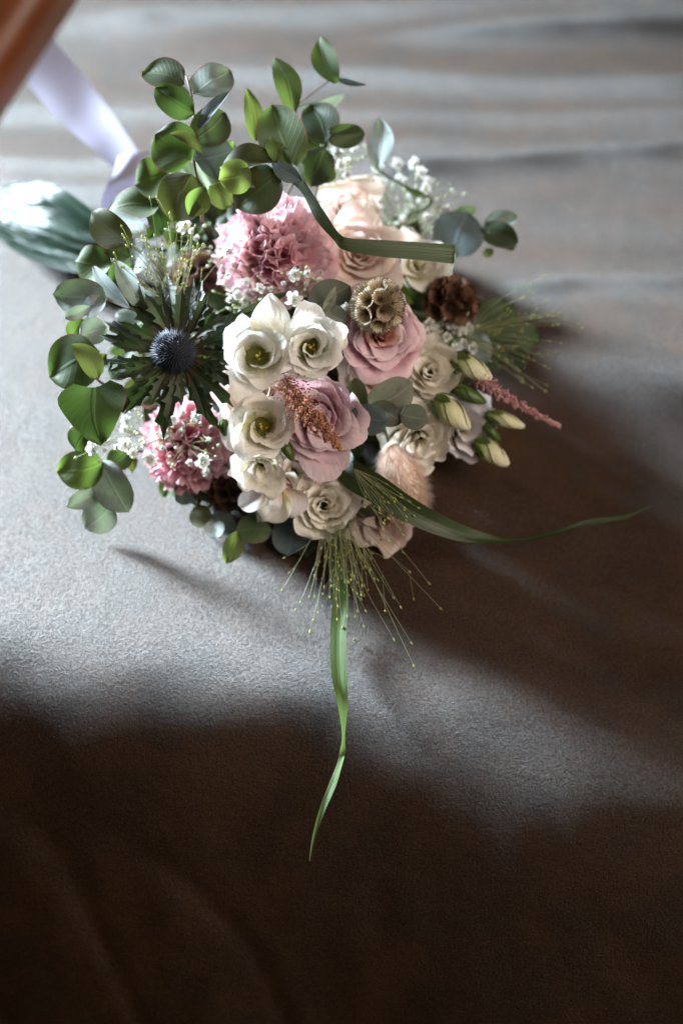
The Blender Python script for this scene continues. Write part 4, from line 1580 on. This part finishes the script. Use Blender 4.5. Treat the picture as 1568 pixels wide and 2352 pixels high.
gyp("blurred baby's breath between the brown pod and the cream bloom", (1010, 850, .98), [(995, 765, .93, 20), (985, 745, .94, 15), (1025, 775, .94, 13), (1050, 760, .95, 16), (1065, 790, .95, 14), (965, 770, .94, 13), (1035, 745, .95, 14), (1075, 755, .955, 16), (1010, 740, .95, 12), (1085, 800, .955, 14), (1045, 800, .95, 12), (1070, 735, .955, 13), (975, 800, .95, 11), (1055, 722, .96, 12)], 40, 8)


# ---- fine panic grass
def panic(label, foot, ends, seed, branch=3, group='sprays of fine panic grass', seedpx=4.2, rad=.00019):
    rg = random.Random(seed)
    f0 = P(*foot)
    ro, m = root('panic_grass', f0)
    tag(ro, label, 'grass', group)
    inv = m.inverted()
    bag, sb = Bag(), Bag()
    for e in ends:
        p = P(*e)
        p.z = max(p.z, cloth_z(p.x, p.y) + .003)
        p = inv @ p
        L = p.length
        mid = p * .5 + V3((rg.uniform(-.05, .05), rg.uniform(-.05, .05), rg.uniform(0, .08))) * L
        pts = catmull([(0, 0, 0), tuple(mid), tuple(p)], 5)
        v_, f_ = tube_geo(pts, [rad * (1.3 - .6 * i / 10) for i in range(len(pts))], 4)
        bag.add(v_, f_)
        d = (p - mid).normalized()
        sb.blob(p, d, pxm(seedpx, .9) * .62, pxm(seedpx, .9) * 1.35)
        for k in range(branch):
            i = rg.randint(3, len(pts) - 2)
            s = V3(pts[i])
            dd = (d + V3((rg.uniform(-.5, .5), rg.uniform(-.5, .5), rg.uniform(-.4, .4)))).normalized()
            q = s + dd * L * rg.uniform(.1, .3)
            v_, f_ = tube_geo([tuple(s), tuple(s.lerp(q, .5)), tuple(q)], rad * .7, 3)
            bag.add(v_, f_)
            sb.blob(q, dd, pxm(seedpx, .9) * rg.uniform(.45, .65), pxm(seedpx, .9) * rg.uniform(.9, 1.35))
    bag.out('strands', M['strand'], ro, 'stuff')
    sb.out('seeds', M['seed'], ro, 'stuff')


rg = random.Random(33)
E = []
for k in range(46):
    a_ = radians(rg.uniform(48, 122))
    r = rg.uniform(90, 235) if rg.random() < .7 else rg.uniform(60, 140)
    E.append((775 + r * cos(a_) * 1.0, 1215 + r * sin(a_), .915 - r * .00012 + rg.uniform(-.012, .006)))
E += [(648, 1356, .90), (712, 1452, .89), (720, 1425, .89), (950, 1530, .872), (1012, 1398, .885), (945, 1478, .875), (905, 1470, .88), (836, 1440, .885), (985, 1340, .89)]
panic('fan of fine seeded grass spilling down over the velvet below the cream bloom', (768, 1140, .925), E, 81, 2)
E = []
for k in range(26):
    a_ = radians(rg.uniform(200, 300))
    r = rg.uniform(70, 180)
    E.append((400 + r * cos(a_) * .9, 690 + r * sin(a_), .875 + rg.uniform(-.015, .02)))
E += [(345, 455, .885), (283, 540, .88), (292, 565, .88), (390, 490, .88), (455, 560, .875), (510, 590, .875)]
panic('fine seeded grass rising behind the thistle over the eucalyptus', (405, 720, .905), E, 82, 2)
E = []
for k in range(34):
    a_ = radians(rg.uniform(-50, 62))
    r = rg.uniform(60, 220)
    E.append((1110 + r * cos(a_), 760 + r * sin(a_) * .9, .955 + rg.uniform(-.02, .02)))
panic('out-of-focus seeded grass at the shaded side above the pink plume', (1060, 770, .965), E, 83, 2, rad=.00016)
E = [(975 + rg.uniform(-20, 40), 470 + rg.uniform(-30, 60), .985) for k in range(8)] + [(1010, 455, .985), (990, 500, .985)]
panic('few thin grass strands beside the blurred small white flowers', (965, 590, .985), E, 84, 1, rad=.00016)
E = []
for k in range(18):
    a_ = radians(rg.uniform(12, 75))
    r = rg.uniform(60, 190)
    E.append((845 + r * cos(a_) * .8, 1110 + r * sin(a_) * .75, .885 + rg.uniform(-.01, .01)))
panic('seeded grass lying along the sideways dark blade and peach bloom', (810, 1075, .895), E, 85, 1, rad=.00016)
